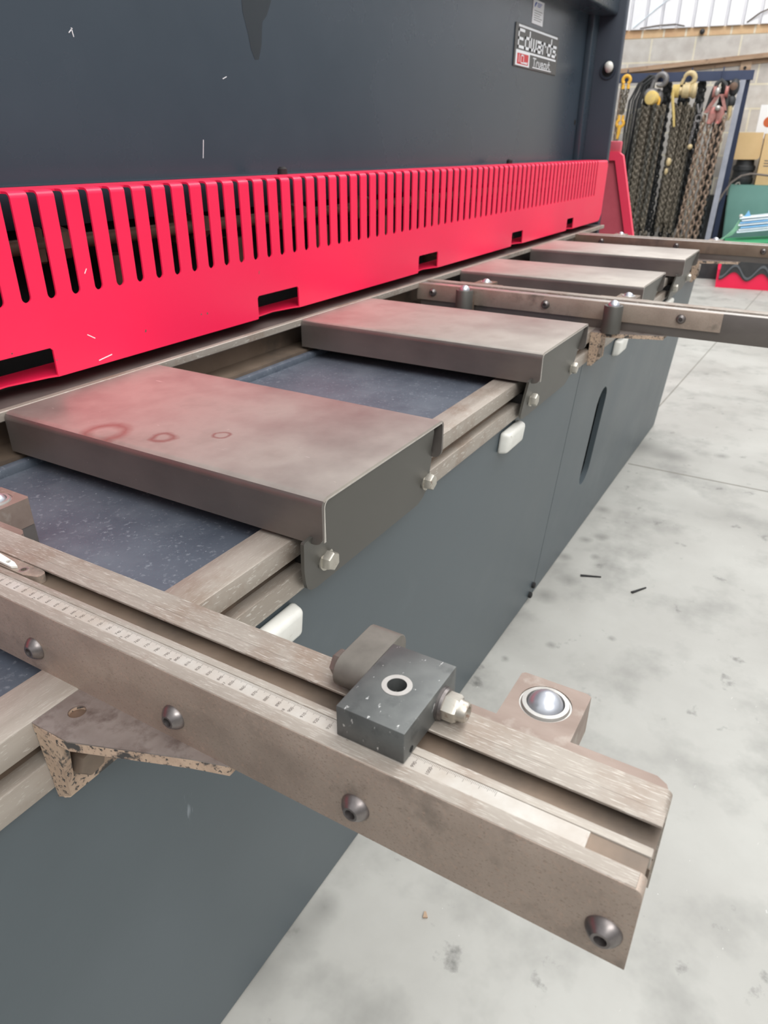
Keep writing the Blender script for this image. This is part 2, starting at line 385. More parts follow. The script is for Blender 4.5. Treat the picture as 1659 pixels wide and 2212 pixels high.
# tray between the rails and the bed
b = MB(); b.box(-0.7, 3.33, 0.462, 0.90, -0.10, -0.078); b.box(-0.7, 3.33, 0.884, 0.90, -0.085, -0.066, 0.004, 2)
emit('tray', b, m_tray, shear)
# T-slot rails
b = MB(); b.box(-0.7, 3.32, 0.431, 0.477, -0.088, -0.062, 0.0018, 2)
rail = emit('t_slot_rail', b, m_steelx, shear)
b = MB(); b.box(-0.7, 3.32, 0.431, 0.468, -0.135, -0.107, 0.0018, 2)
emit('lower_rail', b, m_steelx, shear)
b = MB(); b.box(-0.7, 3.31, 0.447, 0.475, -0.112, -0.086)
emit('slot_web', b, m_bar, shear)
# leaning front panels
def lean(z): return 0.4395 + (-(z + 0.135)) * (0.0575 / 0.685)
def panel(x0, x1, holes=()):
    mb = MB()
    mb.plate([[(x0, -0.13), (x1, -0.13), (x1, -0.815), (x0, -0.815)]] + list(holes), lambda u, v, w: (u, lean(v) + w, v), 0.004)
    return mb
p1 = emit('front_panel', panel(-0.9, 1.6925), m_panel, shear)
SX, SR = 2.018, 0.049
slot = [(SX + SR * math.cos(a), -0.335 + SR * math.sin(a)) for a in [math.pi * k / 12 for k in range(13)]] + \
       [(SX + SR * math.cos(a), -0.545 + SR * math.sin(a)) for a in [math.pi + math.pi * k / 12 for k in range(13)]]
p2 = emit('front_panel', panel(1.6965, 3.315, [list(reversed(slot))]), m_panel, shear)
b = MB()
b.plate([[(SX + (p[0] - SX) * 1.06, -.44 + (p[1] + .44) * 1.02) for p in slot], list(reversed(slot))], lambda u, v, w: (u, lean(v) + 0.004 + w, v), 0.012)
emit('handle_slot_liner', b, m_panel, p2)
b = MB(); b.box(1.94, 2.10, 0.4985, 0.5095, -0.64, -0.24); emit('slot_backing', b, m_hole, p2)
b = MB(); b.box(-0.9, 3.3, 0.51, 0.9, -0.815, -0.11)
emit('cabinet_core', b, m_dark, shear)
b = MB(); b.box(3.300, 3.315, 0.52, 0.95, -0.815, -0.14)
emit('cabinet_end', b, m_panel, shear)
for (x, pp) in ((0.50, p1), (1.222, p1), (2.04, p2), (2.70, p2)):
    w, h = 0.092, 0.046; z0 = -0.146; z1 = z0 - h
    mb = MB()
    yb0, yb1 = lean(z0) , lean(z1)
    A = [(x - w / 2, yb1, z1), (x + w / 2, yb1, z1), (x + w / 2, yb0, z0), (x - w / 2, yb0, z0)]
    B = [(x - w / 2 + .005, yb1 - .021, z1 + .004), (x + w / 2 - .005, yb1 - .021, z1 + .004), (x + w / 2 - .005, yb0 - .021, z0 - .004), (x - w / 2 + .005, yb0 - .021, z0 - .004)]
    mb.hull(A + B)
    bmesh.ops.bevel(mb.bm, geom=list(mb.bm.edges), offset=0.007, segments=4, profile=0.5, affect='EDGES')
    g = emit('grip_block', mb, m_white, pp); g['label'] = 'small white plastic grip block'
# little feet screws at the panel seam
b = MB(); b.lathe((1.675, 0.492, -0.775), (0, -1, 0), [(0, .009), (.006, .009), (.008, .006)], 14); b.lathe((1.66, 0.494, -0.80), (0, -1, 0), [(0, .009), (.006, .009), (.008, .006)], 14)
emit('seam_screw', b, m_dark, p1)

# upper frame
b = MB(); b.box(-0.9, 3.575, 1.075, 1.10, 0.24, 1.30)
bp = emit('beam_panel', b, m_beam, shear)
b = MB(); b.lathe((3.475, 1.075, 0.415), (0, 1, 0), [(-.001, .011), (0.001, .011)], 16)
emit('panel_hole', b, m_hole, bp)
for (x, z, l, a) in ((1.149, .315, .016, 80), (.888, .475, .006, 100), (.885, .477, .005, 40), (1.227, .437, .006, 20)):
    dx, dz = l * math.cos(math.radians(a)), l * math.sin(math.radians(a)); nx, nz = -dz / l * .0006, dx / l * .0006
    b = MB(); b.plate([[(x - dx - nx, z - dz - nz), (x + dx - nx, z + dz - nz), (x + dx + nx, z + dz + nz), (x - dx + nx, z - dz + nz)]], lambda u, v, w: (u, 1.0745 + w, v), .001)
    emit('paint_chip', b, m_paper, bp)
b = MB(); b.plate([[(1.292, .62), (1.294, .55), (1.306, .515), (1.312, .49), (1.322, .474), (1.334, .476), (1.345, .50), (1.352, .54), (1.368, .553), (1.388, .585), (1.392, .64), (1.384, .72), (1.372, .78), (1.34, .80), (1.312, .77), (1.298, .70)]], lambda u, v, w: (u, 1.0746 + w, v), .001)
emit('oil_drip', b, mat('dried_oil_film', L(38, 44, 49), L(42, 49, 54), 4, (.30, .36), spec=.7), bp)
b = MB(); b.box(3.50, 3.578, 1.048, 1.076, 0.0, 1.30, 0.006, 2)
emit('corner_strip', b, m_beam, shear)
b = MB(); b.box(-0.9, 3.578, 0.972, 1.15, 0.806, 1.25, 0.012, 3)
emit('top_cover', b, m_beam, shear)
b = MB(); b.box(3.58, 3.622, 0.944, 2.0, -H, 1.30, 0.004, 2)
side = emit('side_frame', b, m_navy, shear)
b = MB(); b.plate([circle(0.988, 0.612, 0.034), list(reversed(circle(0.988, 0.612, 0.025)))], lambda u, v, w: (3.58 - w, u, v), 0.006)
emit('hole_rim', b, m_navy, side)
b = MB(); b.lathe((3.58, 0.984, 0.618), (-1, -0.15, 0.35), [(-.01, .016), (.016, .018), (.030, .017), (.038, .010), (.041, 0)], 20)
k = emit('white_plug', b, m_white, side)
b = MB(); b.lathe((3.578, 0.988, 0.612), (-1, 0, 0), [(0, .026), (.003, .026)], 24); emit('plug_hole', b, m_hole, side)

# blade beam and hold-down gear behind the guard
b = MB(); b.box(-0.9, 3.57, 1.03, 1.09, 0.21, 0.268)
emit('blade_beam', b, m_navy, shear)
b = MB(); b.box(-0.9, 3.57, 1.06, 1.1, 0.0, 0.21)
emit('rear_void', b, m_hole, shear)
b = MB(); b.cyl((-0.9, 1.0, 0.190), (3.57, 1.0, 0.190), 0.011, 16)
sh = emit('hold_down_shaft', b, m_shaft, shear)
x = 0.11
while x < 3.5:
    b = MB(); hexhead(b, (x + 0.03, 1.0, 0.19), (1, 0, 0), 0.04, 0.03); b.cyl((x + .058, 1, .19), (x + 0.075, 1, .19), 0.016)
    b.box(x - 0.012, x + .012, 0.99, 1.02, 0.165, 0.215, .003, 1)
    emit('shaft_collar', b, m_shaft, sh)
    b = MB(); b.cyl((x + 0.16, 1.02, 0.03), (x + 0.16, 1.02, 0.16), 0.022, 18); b.cyl((x + 0.16, 1.02, 0.012), (x + 0.16, 1.02, 0.03), 0.03, 18)
    emit('hold_down_foot', b, m_shaft, sh)
    x += 0.2935
for x in (1.32, 2.60):
    b = MB(); b.lathe((x, 1.02, 0.262), (0, 0, 1), [(0, .011), (.016, .010), (.02, .006)], 14)
    emit('guard_stud', b, m_dark, shear)

# finger guard
GY, GT, GB, GR = 0.925, 0.268, 0.020, 0.008
pitch, sw = 0.0406, 0.0148
xs = [0.616 + pitch * k for k in range(-33, 69)]
gx0, gx1 = -0.76, 3.535
bot = []
notches = [(-0.79 + 0.648 * k, -0.665 + 0.648 * k) for k in range(0, 7)]
notches = [(0.50, 0.640), (1.098, 1.230), (1.762, 1.876), (2.432, 2.535), (3.032, 3.118), (-0.16, -0.03)]
notches.sort()
pts = [(gx0, GB)]
for a, c in notches:
    pts += [(a - .004, GB), (a, GB + .004), (a, 0.059), (a + .004, 0.063), (c - .004, 0.063), (c, 0.059), (c, GB)]
pts += [(gx1 - .022, GB + .004), (gx1 + .004, GB + .03), (gx1 + .012, GT - .02), (gx1, GT - GR)]
for x in reversed(xs):
    pts += [(x + sw / 2, GT - GR)] + arc(x, 0.129 + sw / 2, sw / 2, 0, -180, 8) + [(x - sw / 2, GT - GR)]
pts += [(gx0, GT - GR)]
b = MB(); b.plate([pts], lambda u, v, w: (u, GY + w, v), 0.003)
# rounded bend of every bar, then the top flange
edges = [gx0] + [q for x in xs for q in (x - sw / 2, x + sw / 2)] + [gx1]
for i in range(0, len(edges), 2):
    a, c = edges[i], edges[i + 1]
    prof = []
    for k in range(7):
        t = math.radians(90 * k / 6)
        prof.append((GY + GR - GR * math.cos(t), GT - GR + GR * math.sin(t)))
    inn = []
    for k in range(7):
        t = math.radians(90 * k / 6)
        inn.append((GY + GR - (GR - .003) * math.cos(t), GT - GR + (GR - .003) * math.sin(t)))
    loop = prof + list(reversed(inn))
    b.rings([[(a, y, z) for y, z in loop], [(c, y, z) for y, z in loop]])
y0 = GY + GR; ys = GY + 0.021
pts = [(gx1, y0)]
for x in reversed(xs):
    pts += [(x + sw / 2, y0), (x + sw / 2, ys - .004), (x + sw / 2 - .004, ys), (x - sw / 2 + .004, ys), (x - sw / 2, ys - .004), (x - sw / 2, y0)]
pts += [(gx0, y0), (gx0, 1.014), (gx1, 1.014)]
b.plate([pts], lambda u, v, w: (u, v, GT - w), 0.003)
# bottom return lip, bent back at each notch
lip = [(gx0, 0.99), (gx0, GY + .001)]
for a, c in notches:
    lip += [(a, GY + .001), (a + .004, GY + .012), ((a + c) / 2, GY + .018), (c - .012, GY + .006), (c, GY + .001)]
lip += [(gx1 - .03, GY + .001), (gx1 - .03, 0.99)]
b.plate([lip], lambda u, v, w: (u, v, GB + w), 0.0025)
for a, c in notches:
    b.box(a - .02, a + 0.45 * (c - a), 0.985, 0.988, GB, 0.075)
g = emit('finger_guard', b, m_red, shear); g['label'] = 'bright red slotted finger guard'
for (x, z, l, a, w_) in ((.7185, .158, .004, 55, .0006), (.708, .065, .0075, -32, .0006), (.8133, .0525, .002, 60, .0012), (.9427, .0563, .0012, 60, .0012), (.9579, .0552, .0016, 70, .0014), (.727, .0288, .013, 8, .0007), (.6426, .044, .0008, 80, .0008), (.577, .0682, .0008, 80, .001), (1.108, .106, .003, 80, .0007)):
    dx, dz = l * math.cos(math.radians(a)), l * math.sin(math.radians(a)); nx, nz = -dz / l * w_, dx / l * w_
    b = MB(); b.plate([[(x - dx - nx, z - dz - nz), (x + dx - nx, z + dz - nz), (x + dx + nx, z + dz + nz), (x - dx + nx, z - dz + nz)]], lambda u, v, w: (u, GY - .0002 + w, v), .0005)
    emit('paint_chip', b, m_paper if l > .0035 else m_bar, g)

# nameplate
NY = 1.0745
fn = lambda u, v, w: (u, NY - 0.0035 - w, v)
b = MB(); b.box(2.70, 3.148, NY - 0.0035, NY + .0005, 0.567, 0.692, 0.001, 1)
npl = emit('nameplate', b, m_name, shear)
b = MB()
def S(polys, x, z, sx, sz, w): strokes(b, [[(x + p[0] * sx, z + p[1] * sz) for p in pl] for pl in polys], w, fn, 0.0008)
b.plate([[(2.722, .682), (3.128, .682), (3.128, .6885), (2.722, .6885)]], fn, .0008)
b.plate([[(2.712, .6105), (3.128, .6105), (3.128, .6165), (2.712, .6165)]], fn, .0008)
b.plate([[(2.882, .5735), (3.085, .5735), (3.085, .5765), (2.882, .5765)]], fn, .0008)
G = {'E': [[(1, 1), (0, 1), (0, 0), (1, 0)], [(0, .5), (.8, .5)]],
     'd': [[(1, 1.0), (1, 0), (0, 0), (0, .62), (1, .62)]],
     'w': [[(0, .62), (0, 0), (1, 0), (1, .62)], [(.5, 0), (.5, .62)]],
     'a': [[(0, .62), (1, .62), (1, 0), (0, 0), (0, .33), (1, .33)]],
     'r': [[(0, 0), (0, .62), (.85, .62), (.85, .5)]],
     's': [[(1, .62), (0, .62), (0, .33), (1, .33), (1, 0), (0, 0)]],
     'T': [[(0, 1), (1, 1)], [(.45, 1), (.45, 0)]],
     'u': [[(0, .62), (0, 0), (1, 0), (1, .62)]],
     'e': [[(1, 0), (0, 0), (0, .62), (1, .62), (1, .33), (0, .33)]],
     'c': [[(1, 0), (0, 0), (0, .62), (1, .62)]],
     't': [[(.3, 1), (.3, 0), (1, 0)], [(0, .66), (.9, .66)]]}
x = 2.728
for ch, wd in (('E', .050), ('d', .040), ('w', .050), ('a', .040), ('r', .034), ('d', .040), ('s', .040)):
    S(G[ch], x, .6255, wd, .048, .0085); x += wd + .0165
x = 2.886
for ch, wd in (('T', .026), ('r', .016), ('u', .018), ('e', .018), ('c', .016), ('u', .018), ('t', .016)):
    S(G[ch], x, .5805, wd, .0225, .0038); x += wd + .0085
emit('lettering', b, m_letter, npl)
b = MB(); b.plate([[(2.712, .571), (2.846, .571), (2.846, .6112), (2.712, .6112)]], fn, .0009)
emit('emblem_border', b, m_letter, npl)
fn2 = lambda u, v, w: (u, NY - 0.0044 - w, v)
b = MB(); b.plate([[(2.725, .5755), (2.833, .5755), (2.833, .607), (2.725, .607)]], fn2, .0006)
emit('emblem_square', b, m_namered, npl)
fn3 = lambda u, v, w: (u, NY - 0.0050 - w, v)
b = MB()
strokes(b, [[(2.742, .602), (2.742, .582)], [(2.760, .582), (2.760, .602), (2.786, .602), (2.786, .580)], [(2.766, .580), (2.822, .580)]], .0035, fn3, .0005)
strokes(b, [[(2.797, .583), (2.800, .583)], [(2.808, .583), (2.811, .583)], [(2.819, .583), (2.822, .583)]], .003, fn3, .0005)
emit('emblem_mark', b, m_letter, npl)
# data sticker above
b = MB(); b.box(2.848, 2.958, NY - .0012, NY + .0005, 0.705, 0.775)
st = emit('data_sticker', b, m_paper, shear)
fs_ = lambda u, v, w: (u, NY - .0012 - w, v)
b = MB(); b.plate([[(2.862, .754), (2.868, .754), (2.884, .768), (2.872, .768), (2.864, .762)]], fs_, .0004)
for i, z in enumerate((.7655, .761, .7565)): b.plate([[(2.890, z), (2.935 - .008 * i, z), (2.935 - .008 * i, z + .0018), (2.890, z + .0018)]], fs_, .0004)
emit('blue_logo', b, m_blueink, st)
b = MB()
for i, z in enumerate((.743, .736, .729, .7225, .716)): b.plate([[(2.862, z), (2.945 - .012 * (i % 3), z), (2.945 - .012 * (i % 3), z + .0012), (2.862, z + .0012)]], fs_, .0004)
emit('print_lines', b, m_ink, st)

# ---------------------------------------------------------------- red mesh side guard past the end frame
sg = thing('side_guard', 'red tapered side guard with a mesh infill beyond the end frame', 'guard', (3.86, 0.95, -H))
fx = lambda X: (lambda u, v, w: (X + w, u, v))
out = [(1.30, -H), (0.62, -H), (0.94, 0.283), (0.965, 0.30), (1.30, 0.30)]
inn = [(1.27, -H + .04), (0.668, -H + .04), (0.975, 0.262), (1.27, 0.262)]
b = MB(); b.plate([out, list(reversed(inn))], fx(3.85), 0.03)
emit('frame', b, mat('side_guard_brightened_red', L(252, 74, 104), L(246, 64, 94), 4, (.35, .45)), sg)  # red brightened in its colour because this face gets little light
b = MB(); b.plate([inn], fx(3.868), 0.004)
emit('mesh_infill', b, m_redold, sg)
b = MB(); b.box(3.855, 3.885, 0.957, 1.02, 0.285, 0.345, 0.006, 2)
emit('top_lug', b, m_redold, sg)

# ================================================================ SUPPORT PLATES
def support_plate(x0, mtop, label):
    t = thing('support_plate', label, 'support plate', (x0, 0.386, -0.14), 'steel support plates along the table front')
    W = 0.285; R_ = 0.010; th = 0.004; y0, y1 = 0.386, 0.9085; zb = -0.056
    sec = [(0, zb)] + [(x, z) for x, z in arc(R_, -R_, R_, 180, 90, 6)] + arc(W - R_, -R_, R_, 90, 0, 6) + [(W, zb)]
    isec = [(W - th, zb)] + arc(W - R_, -R_, R_ - th, 0, 90, 6) + arc(R_, -R_, R_ - th, 90, 180, 6) + [(th, zb)]
    def strip(sub_o, sub_i):
        mb = MB(); loop = sub_o + sub_i
        mb.rings([[(x0 + x, y0, z) for x, z in loop], [(x0 + x, y1, z) for x, z in loop]]); return mb
    # the sheet is split at mid bend only to paint the tray's dark reflection into its sides
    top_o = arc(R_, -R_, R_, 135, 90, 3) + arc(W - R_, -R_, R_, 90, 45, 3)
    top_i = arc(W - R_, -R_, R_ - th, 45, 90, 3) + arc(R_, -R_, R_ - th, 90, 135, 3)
    emit('plate_top', strip(top_o, top_i), mtop, t)
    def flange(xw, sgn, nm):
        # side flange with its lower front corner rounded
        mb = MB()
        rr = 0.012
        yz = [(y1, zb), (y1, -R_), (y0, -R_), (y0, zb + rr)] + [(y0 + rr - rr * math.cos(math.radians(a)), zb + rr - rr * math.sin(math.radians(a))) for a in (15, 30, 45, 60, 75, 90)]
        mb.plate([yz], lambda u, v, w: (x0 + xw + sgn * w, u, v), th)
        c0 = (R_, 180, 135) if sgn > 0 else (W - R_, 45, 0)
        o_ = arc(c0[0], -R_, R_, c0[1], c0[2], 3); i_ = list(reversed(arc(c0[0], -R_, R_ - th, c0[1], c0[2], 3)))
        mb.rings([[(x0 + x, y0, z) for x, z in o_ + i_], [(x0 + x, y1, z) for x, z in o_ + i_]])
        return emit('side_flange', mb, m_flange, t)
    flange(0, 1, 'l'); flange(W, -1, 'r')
    # front apron, leaning back to the rail
    ay = lambda z: 0.3868 - z * 0.256
    xr = 0.262
    def cor(cx, cz, r, a0, a1): return [(cx + r * math.cos(math.radians(a0 + (a1 - a0) * k / 5)), cz + r * math.sin(math.radians(a0 + (a1 - a0) * k / 5))) for k in range(6)]
    ol = [(0.0052, -0.012)] + cor(0.0112, -0.0095, 0.006, 180, 90) + [(0.254, -0.0040), (0.258, -0.0055), (xr + .001, -0.010), (xr + .004, -0.016), (xr + .012, -0.043), (xr + .020, -0.052), (xr + .028, -.076), (xr + .040, -0.108)]
    ol += [(xr + .040, -.120), (xr + .034, -.131), (xr + .022, -.137)] + [(0.034, -0.137), (0.022, -.134), (0.0125, -.126), (0.006, -.114), (-0.003, -0.092), (-0.0155, -0.050), (-.0145, -.0475), (0.0052, -0.047)]
    mb = MB(); mb.plate([[(x0 + u, v) for u, v in ol]], lambda u, v, w: (u, ay(v) + w, v), 0.0045)
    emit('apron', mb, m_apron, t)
    mb = MB(); mb.plate([[(x0 + .004, -.014)] + [(x0 + u, v) for u, v in cor(0.0135, -.0125, 0.0095, 180, 90)] + [(x0 + W - .006, -.003), (x0 + W - .006, -.0046), (x0 + .0145, -.0046)] + [(x0 + u, v) for u, v in cor(0.0135, -.0125, 0.0079, 90, 180)] + [(x0 + .0056, -.052), (x0 + .0024, -.052)]],
                        lambda u, v, w: (u, 0.3857 + w, v), 0.0012)
    emit('cut_edge', mb, m_edge, t)
    for bx in (0.0393, 0.2885):
        z = -0.098
        mb = MB(); y = ay(z)
        mb.lathe((x0 + bx, y, z), (0, -1, 0), [(0, .0135), (.0022, .0135)], 24)
        hexhead(mb, (x0 + bx, y - .0022, z), (0, -1, 0), 0.021, 0.0105, 0.5)
        emit('bolt', mb, m_zinc, t)
        mb = MB(); mb.box(x0 + bx - .012, x0 + bx + .012, 0.4165, 0.4465, -0.1065, -0.0885); emit('slot_nut', mb, m_dark, t)
    return t
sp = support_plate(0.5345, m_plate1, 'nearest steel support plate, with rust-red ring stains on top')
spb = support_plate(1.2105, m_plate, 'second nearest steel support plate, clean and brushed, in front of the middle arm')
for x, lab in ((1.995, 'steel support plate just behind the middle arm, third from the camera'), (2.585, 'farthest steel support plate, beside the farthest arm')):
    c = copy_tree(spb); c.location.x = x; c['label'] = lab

# ================================================================ SQUARING ARMS
def button_screw(mb, p, d, r=0.0098, h=0.0068):
    p = Vector(p)
    mb.lathe(p, d, [(0, r * 1.02), (.0012, r), (h * .55, r * .84), (h * .9, r * .60), (h, r * .52), (h, r * .36), (h - .004, r * .34)], 24, False)
def bracket(x, t, low=-0.145):
    """triangular angle bracket: x is the front face of the arm it carries"""
    pl = [(x - .0426, 0.4305), (x - .0420, 0.3917), (x - .0085, 0.3030), (x - 0.0, 0.2755), (x + 0.07, 0.2755), (x + 0.075, 0.39), (x + 0.075, 0.4305)]
    mb = MB(); mb.plate([pl, list(reversed(circle(x - .0178, .4109, .0068, 22)))], lambda u, v, w: (u, v, -0.0622 - w), 0.0012)
    br = emit('bracket_top', mb, m_casttop, t)
    mb = MB(); mb.plate([pl, list(reversed(circle(x - .0178, .4109, .0068, 22)))], lambda u, v, w: (u, v, -0.0634 - w), 0.0085)
    mb.plate([[(x - .0426, -0.0634), (x + .075, -0.0634), (x + .075, low), (x - .034, low), (x - .0385, low + .004)]], lambda u, v, w: (u, 0.4305 - w, v), 0.0085)
    mb.hull([(x - .0426, .4305, -.0634), (x - .0385, .4305, low), (x - .0385, .412, low + .012), (x - .0426, .404, -.0634),
             (x - .0335, .4305, -.0634), (x - .031, .4305, low), (x - .031, .416, low + .012), (x - .0335, .404, -.0634)])
    c = emit('bracket_body', mb, m_cast, t)
    mb = MB(); mb.lathe((x - .017, .422, -.1115), (0, -1, 0), [(0, .0165), (.003, .0165)], 24); hexhead(mb, (x - .017, .419, -.1115), (0, -1, 0), .024, .013, .2)
    emit('bracket_bolt', mb, m_bar, c)
    mb = MB(); mb.lathe((x - .0178, .4109, -.0722), (0, 0, 1), [(0, .0067), (.0065, .0067)], 22); emit('hole_dark_disc', mb, m_shaft, c)  # brown disc added inside the bracket hole to make it look dark
    return c
def pad(t, x0, x1, y0, y1, ys0, ys1, mtl, sub='ball_transfer'):
    """square ball pad on a thin mounting strip bolted to the rear of the arm"""
    cx, cy = x0 + .0245, (y0 + y1) / 2
    mb = MB()
    lo = [(x0 - .0075, ys1), (x0 - .0075, ys0 - .0015), (x0 - .004, ys0), (x0 - .0003, ys0 + .006), (x0 - .0003, y0), (x1 - .002, y0), (x1, y0 + .003), (x1, y1 - .002), (x1 - .002, y1), (x0 - .0003, y1), (x0 - .0003, ys1)]
    mb.plate([lo, list(reversed(circle(cx, cy, .0172, 36)))], lambda u, v, w: (u, v, -.0004 - w), .030)
    pb = emit(sub, mb, mtl, t)
    mb = MB(); mb.lathe((cx, cy, -.012), (0, 0, 1), [(0, .0171), (.0108, .0171), (.0108, .0160), (.0114, .0158), (.0128, .0152), (.0130, .0125), (.008, .0118)], 36, False)
    emit('seat_ring', mb, m_ring, pb)
    mb = MB(); mb.ball((cx, cy, -.0040), .0122, (1, 1, 1), 32, 20); emit('ball', mb, m_chrome, pb)
    return pb

# --- nearest arm, with the engraved scale
AX = 0.2587
armA = thing('squaring_arm', 'nearest squaring arm, with an engraved scale and a black stop block, reaching over the floor', 'squaring arm', (AX + .04, 0.45, -0.0625), 'squaring arms bolted to the table front')
ya0, ya1 = 0.0030, 0.90
def endround(y, z, r): return [(y + r - r * math.cos(math.radians(a)), z - r + r * math.sin(math.radians(a))) for a in (0, 15, 30, 45, 60, 75, 90)]
mb = MB()
prof = [(ya1, 0)] + list(reversed(endround(ya0, 0, .0045))) + [(ya0, -.0625), (ya1, -.0625)]
mb.plate([prof], lambda u, v, w: (AX + w, u, v), 0.0108)
bmesh.ops.bevel(mb.bm, geom=[e for e in mb.bm.edges if all(abs(v.co.x - AX) < 1e-6 for v in e.verts) and all(v.co.z > -0.02 for v in e.verts)], offset=0.0011, segments=2, profile=0.5, affect='EDGES')
fb = emit('front_bar', mb, m_brown, armA)
mb = MB(); mb.box(AX + .0007, AX + .0107, ya0 + .004, ya1 - .001, -0.004, 0.0003, .0003, 1)
emit('bar_top_face', mb, m_steel, fb)
mb = MB(); mb.box(AX + .0108, AX + .0226, ya0 + .002, ya1, -.0625, -0.0016); emit('scale_bed', mb, m_bar, armA)
mb = MB(); mb.box(AX + .0110, AX + .0220, 0.0355, ya1, -.0016, -0.0004)
scl = emit('scale_strip', mb, m_scale, armA)
mb = MB(); mb.box(AX + .0228, AX + .0290, ya0 + .001, ya1, -.040, -0.0006, .0008, 2)
emit('slot_lip', mb, m_steel, armA)
mb = MB(); mb.box(AX + .0290, AX + .0560, ya0 + .0005, ya1, -.0625, -.0085); mb.box(AX + .0226, AX + .0296, ya0 + .0005, ya1, -.0625, -.0095)
emit('slot_floor', mb, m_bar, armA)
mb = MB()
prof = [(ya1, 0)] + list(reversed(endround(ya0 - .0005, 0, .004))) + [(ya0 - .0005, -.0625), (ya1, -.0625)]
mb.plate([prof], lambda u, v, w: (AX + .0545 + w, u, v), 0.0175)
mb.box(AX + .0444, AX + .0550, ya0, ya1, -.0022, 0, .0004, 1)
emit('rear_bar', mb, m_steel, armA)
for y in (0.0170, 0.1700, 0.3235, 0.4765, 0.63):
    mb = MB(); button_screw(mb, (AX, y, -.0398), (-1, 0, 0)); mb.lathe((AX - .0025, y, -.0398), (-1, 0, 0), [(0, .0034), (.0003, .0034)], 6)
    emit('button_screw', mb, m_screw, armA)
# engraved numbers and ticks
mb = MB()
Y1000 = 0.1285
def text_mesh(s, size):
    c = bpy.data.curves.new('t', 'FONT'); c.body = s; c.size = size; c.align_x = 'CENTER'; c.align_y = 'CENTER'
    o = bpy.data.objects.new('t', c)
    COL.objects.link(o)
    bpy.context.view_layer.update()
    me = bpy.data.meshes.new_from_object(o.evaluated_get(bpy.context.evaluated_depsgraph_get()))
    bpy.data.objects.remove(o); bpy.data.curves.remove(c); return me
ticks = MB()
for v in range(580, 1041):
    y = Y1000 + (1000 - v) * 0.001
    if y > ya1 - .01: continue
    l = .0040 if v % 10 == 0 else (.0030 if v % 5 == 0 else .0019)
    mb.plate([[(AX + .0218 - l, y - .00009), (AX + .0218, y - .00009), (AX + .0218, y + .00009), (AX + .0218 - l, y + .00009)]], lambda u, vv, w: (u, vv, -.0004 + w), .00006)
    if v % 10 == 0 and v <= 1000:
        me = text_mesh(str(v), .0032)
        mb.add(me, Matrix.Translation((AX + .0150, y, -.00032))); bpy.data.meshes.remove(me)
    if v % 50 == 0 and v < 1000:
        me = text_mesh(str(v // 50 ), .0028)
        mb.add(me, Matrix.Translation((AX + .0120, y + .004, -.00032))); bpy.data.meshes.remove(me)
emit('scale_print', mb, m_ink, scl)
bracket(AX, armA)
pb = pad(armA, 0.3385, 0.3862, 0.0646, 0.1130, 0.0070, 0.155, m_pink)
pb = pad(armA, 0.3385, 0.3868, 0.6480, 0.6965, 0.585, 0.72, m_pink)
# deep T-shaped body of that pad seen against the tray
mb = MB(); mb.box(0.340, 0.3862, 0.6485, 0.696, -0.0625, -0.030, .001, 1); emit('pad_body', mb, m_flange, pb)

# --- middle and far arms
def plain_arm(X, label, y_end, plate_end, m_front):
    t = thing('squaring_arm', label, 'squaring arm', (X + .04, 0.45, -0.0625), 'squaring arms bolted to the table front')
    mb = MB(); mb.box(X + .004, X + .026, y_end, 0.905, -.0625, -.0012, .0012, 2); emit('front_bar', mb, m_flange, t)
    mb = MB(); mb.box(X + .005, X + .0255, y_end + .001, 0.904, -.003, -.0008); emit('bar_top_face', mb, m_edge, t)
    mb = MB(); mb.box(X + .026, X + .046, y_end, 0.905, -.0625, -.0095); emit('slot_floor', mb, m_dark, t)
    mb = MB(); mb.box(X + .046, X + .074, y_end, 0.912, -.0625, 0, .0012, 2); emit('rear_bar', mb, m_steel, t)
    mb = MB(); mb.box(X - .0012, X + .004, plate_end, 0.914, -.0415, -.0005, .001, 2); fp = emit('facing_plate', mb, m_front, t)
    for y in ((0.245, 0.56, 0.867) if plate_end > 0 else (0.2, 0.508, 0.80)):
        mb = MB(); button_screw(mb, (X - .0012, y, -.0205), (-1, 0, 0), .0105, .009); mb.lathe((X - .005, y, -.0205), (-1, 0, 0), [(0, .0034), (.0003, .0034)], 6)
        emit('button_screw', mb, m_screw, fp)
    bracket(X, t)
    return t
BX = 1.7375
armB = plain_arm(BX, 'middle squaring arm, with two round ball units on its near side', -0.10, 0.160, m_brown)
for y in (0.763, 0.389):
    cx = 1.706
    mb = MB(); mb.lathe((cx, y, -.0615), (0, 0, 1), [(0, .0215), (.0595, .0215), (.0615, .0205), (.0615, .0150), (.0585, .0140)], 32, False)
    bu = emit('ball_transfer', mb, m_apron, armB)
    mb = MB(); mb.box(cx - .010, BX + .002, y - .015, y + .015, -.060, -.030, .002, 1); emit('mounting_lug', mb, m_bar, bu)
    mb = MB(); mb.ball((cx, y, -.0015), .0132); emit('ball', mb, m_chrome, bu)
    pad(armB, BX + .082, BX + .1295, y - .024 , y + .024, y - .06, y + .06, m_bar)
CX = 3.118
armC = plain_arm(CX, 'farthest squaring arm, crossing in front of the hanging chains', -0.14, -0.13, m_bar)
for y in (0.750, 0.383):
    pad(armC, CX + .082, CX + .1295, y - .024, y + .024, y - .06, y + .06, m_bar)

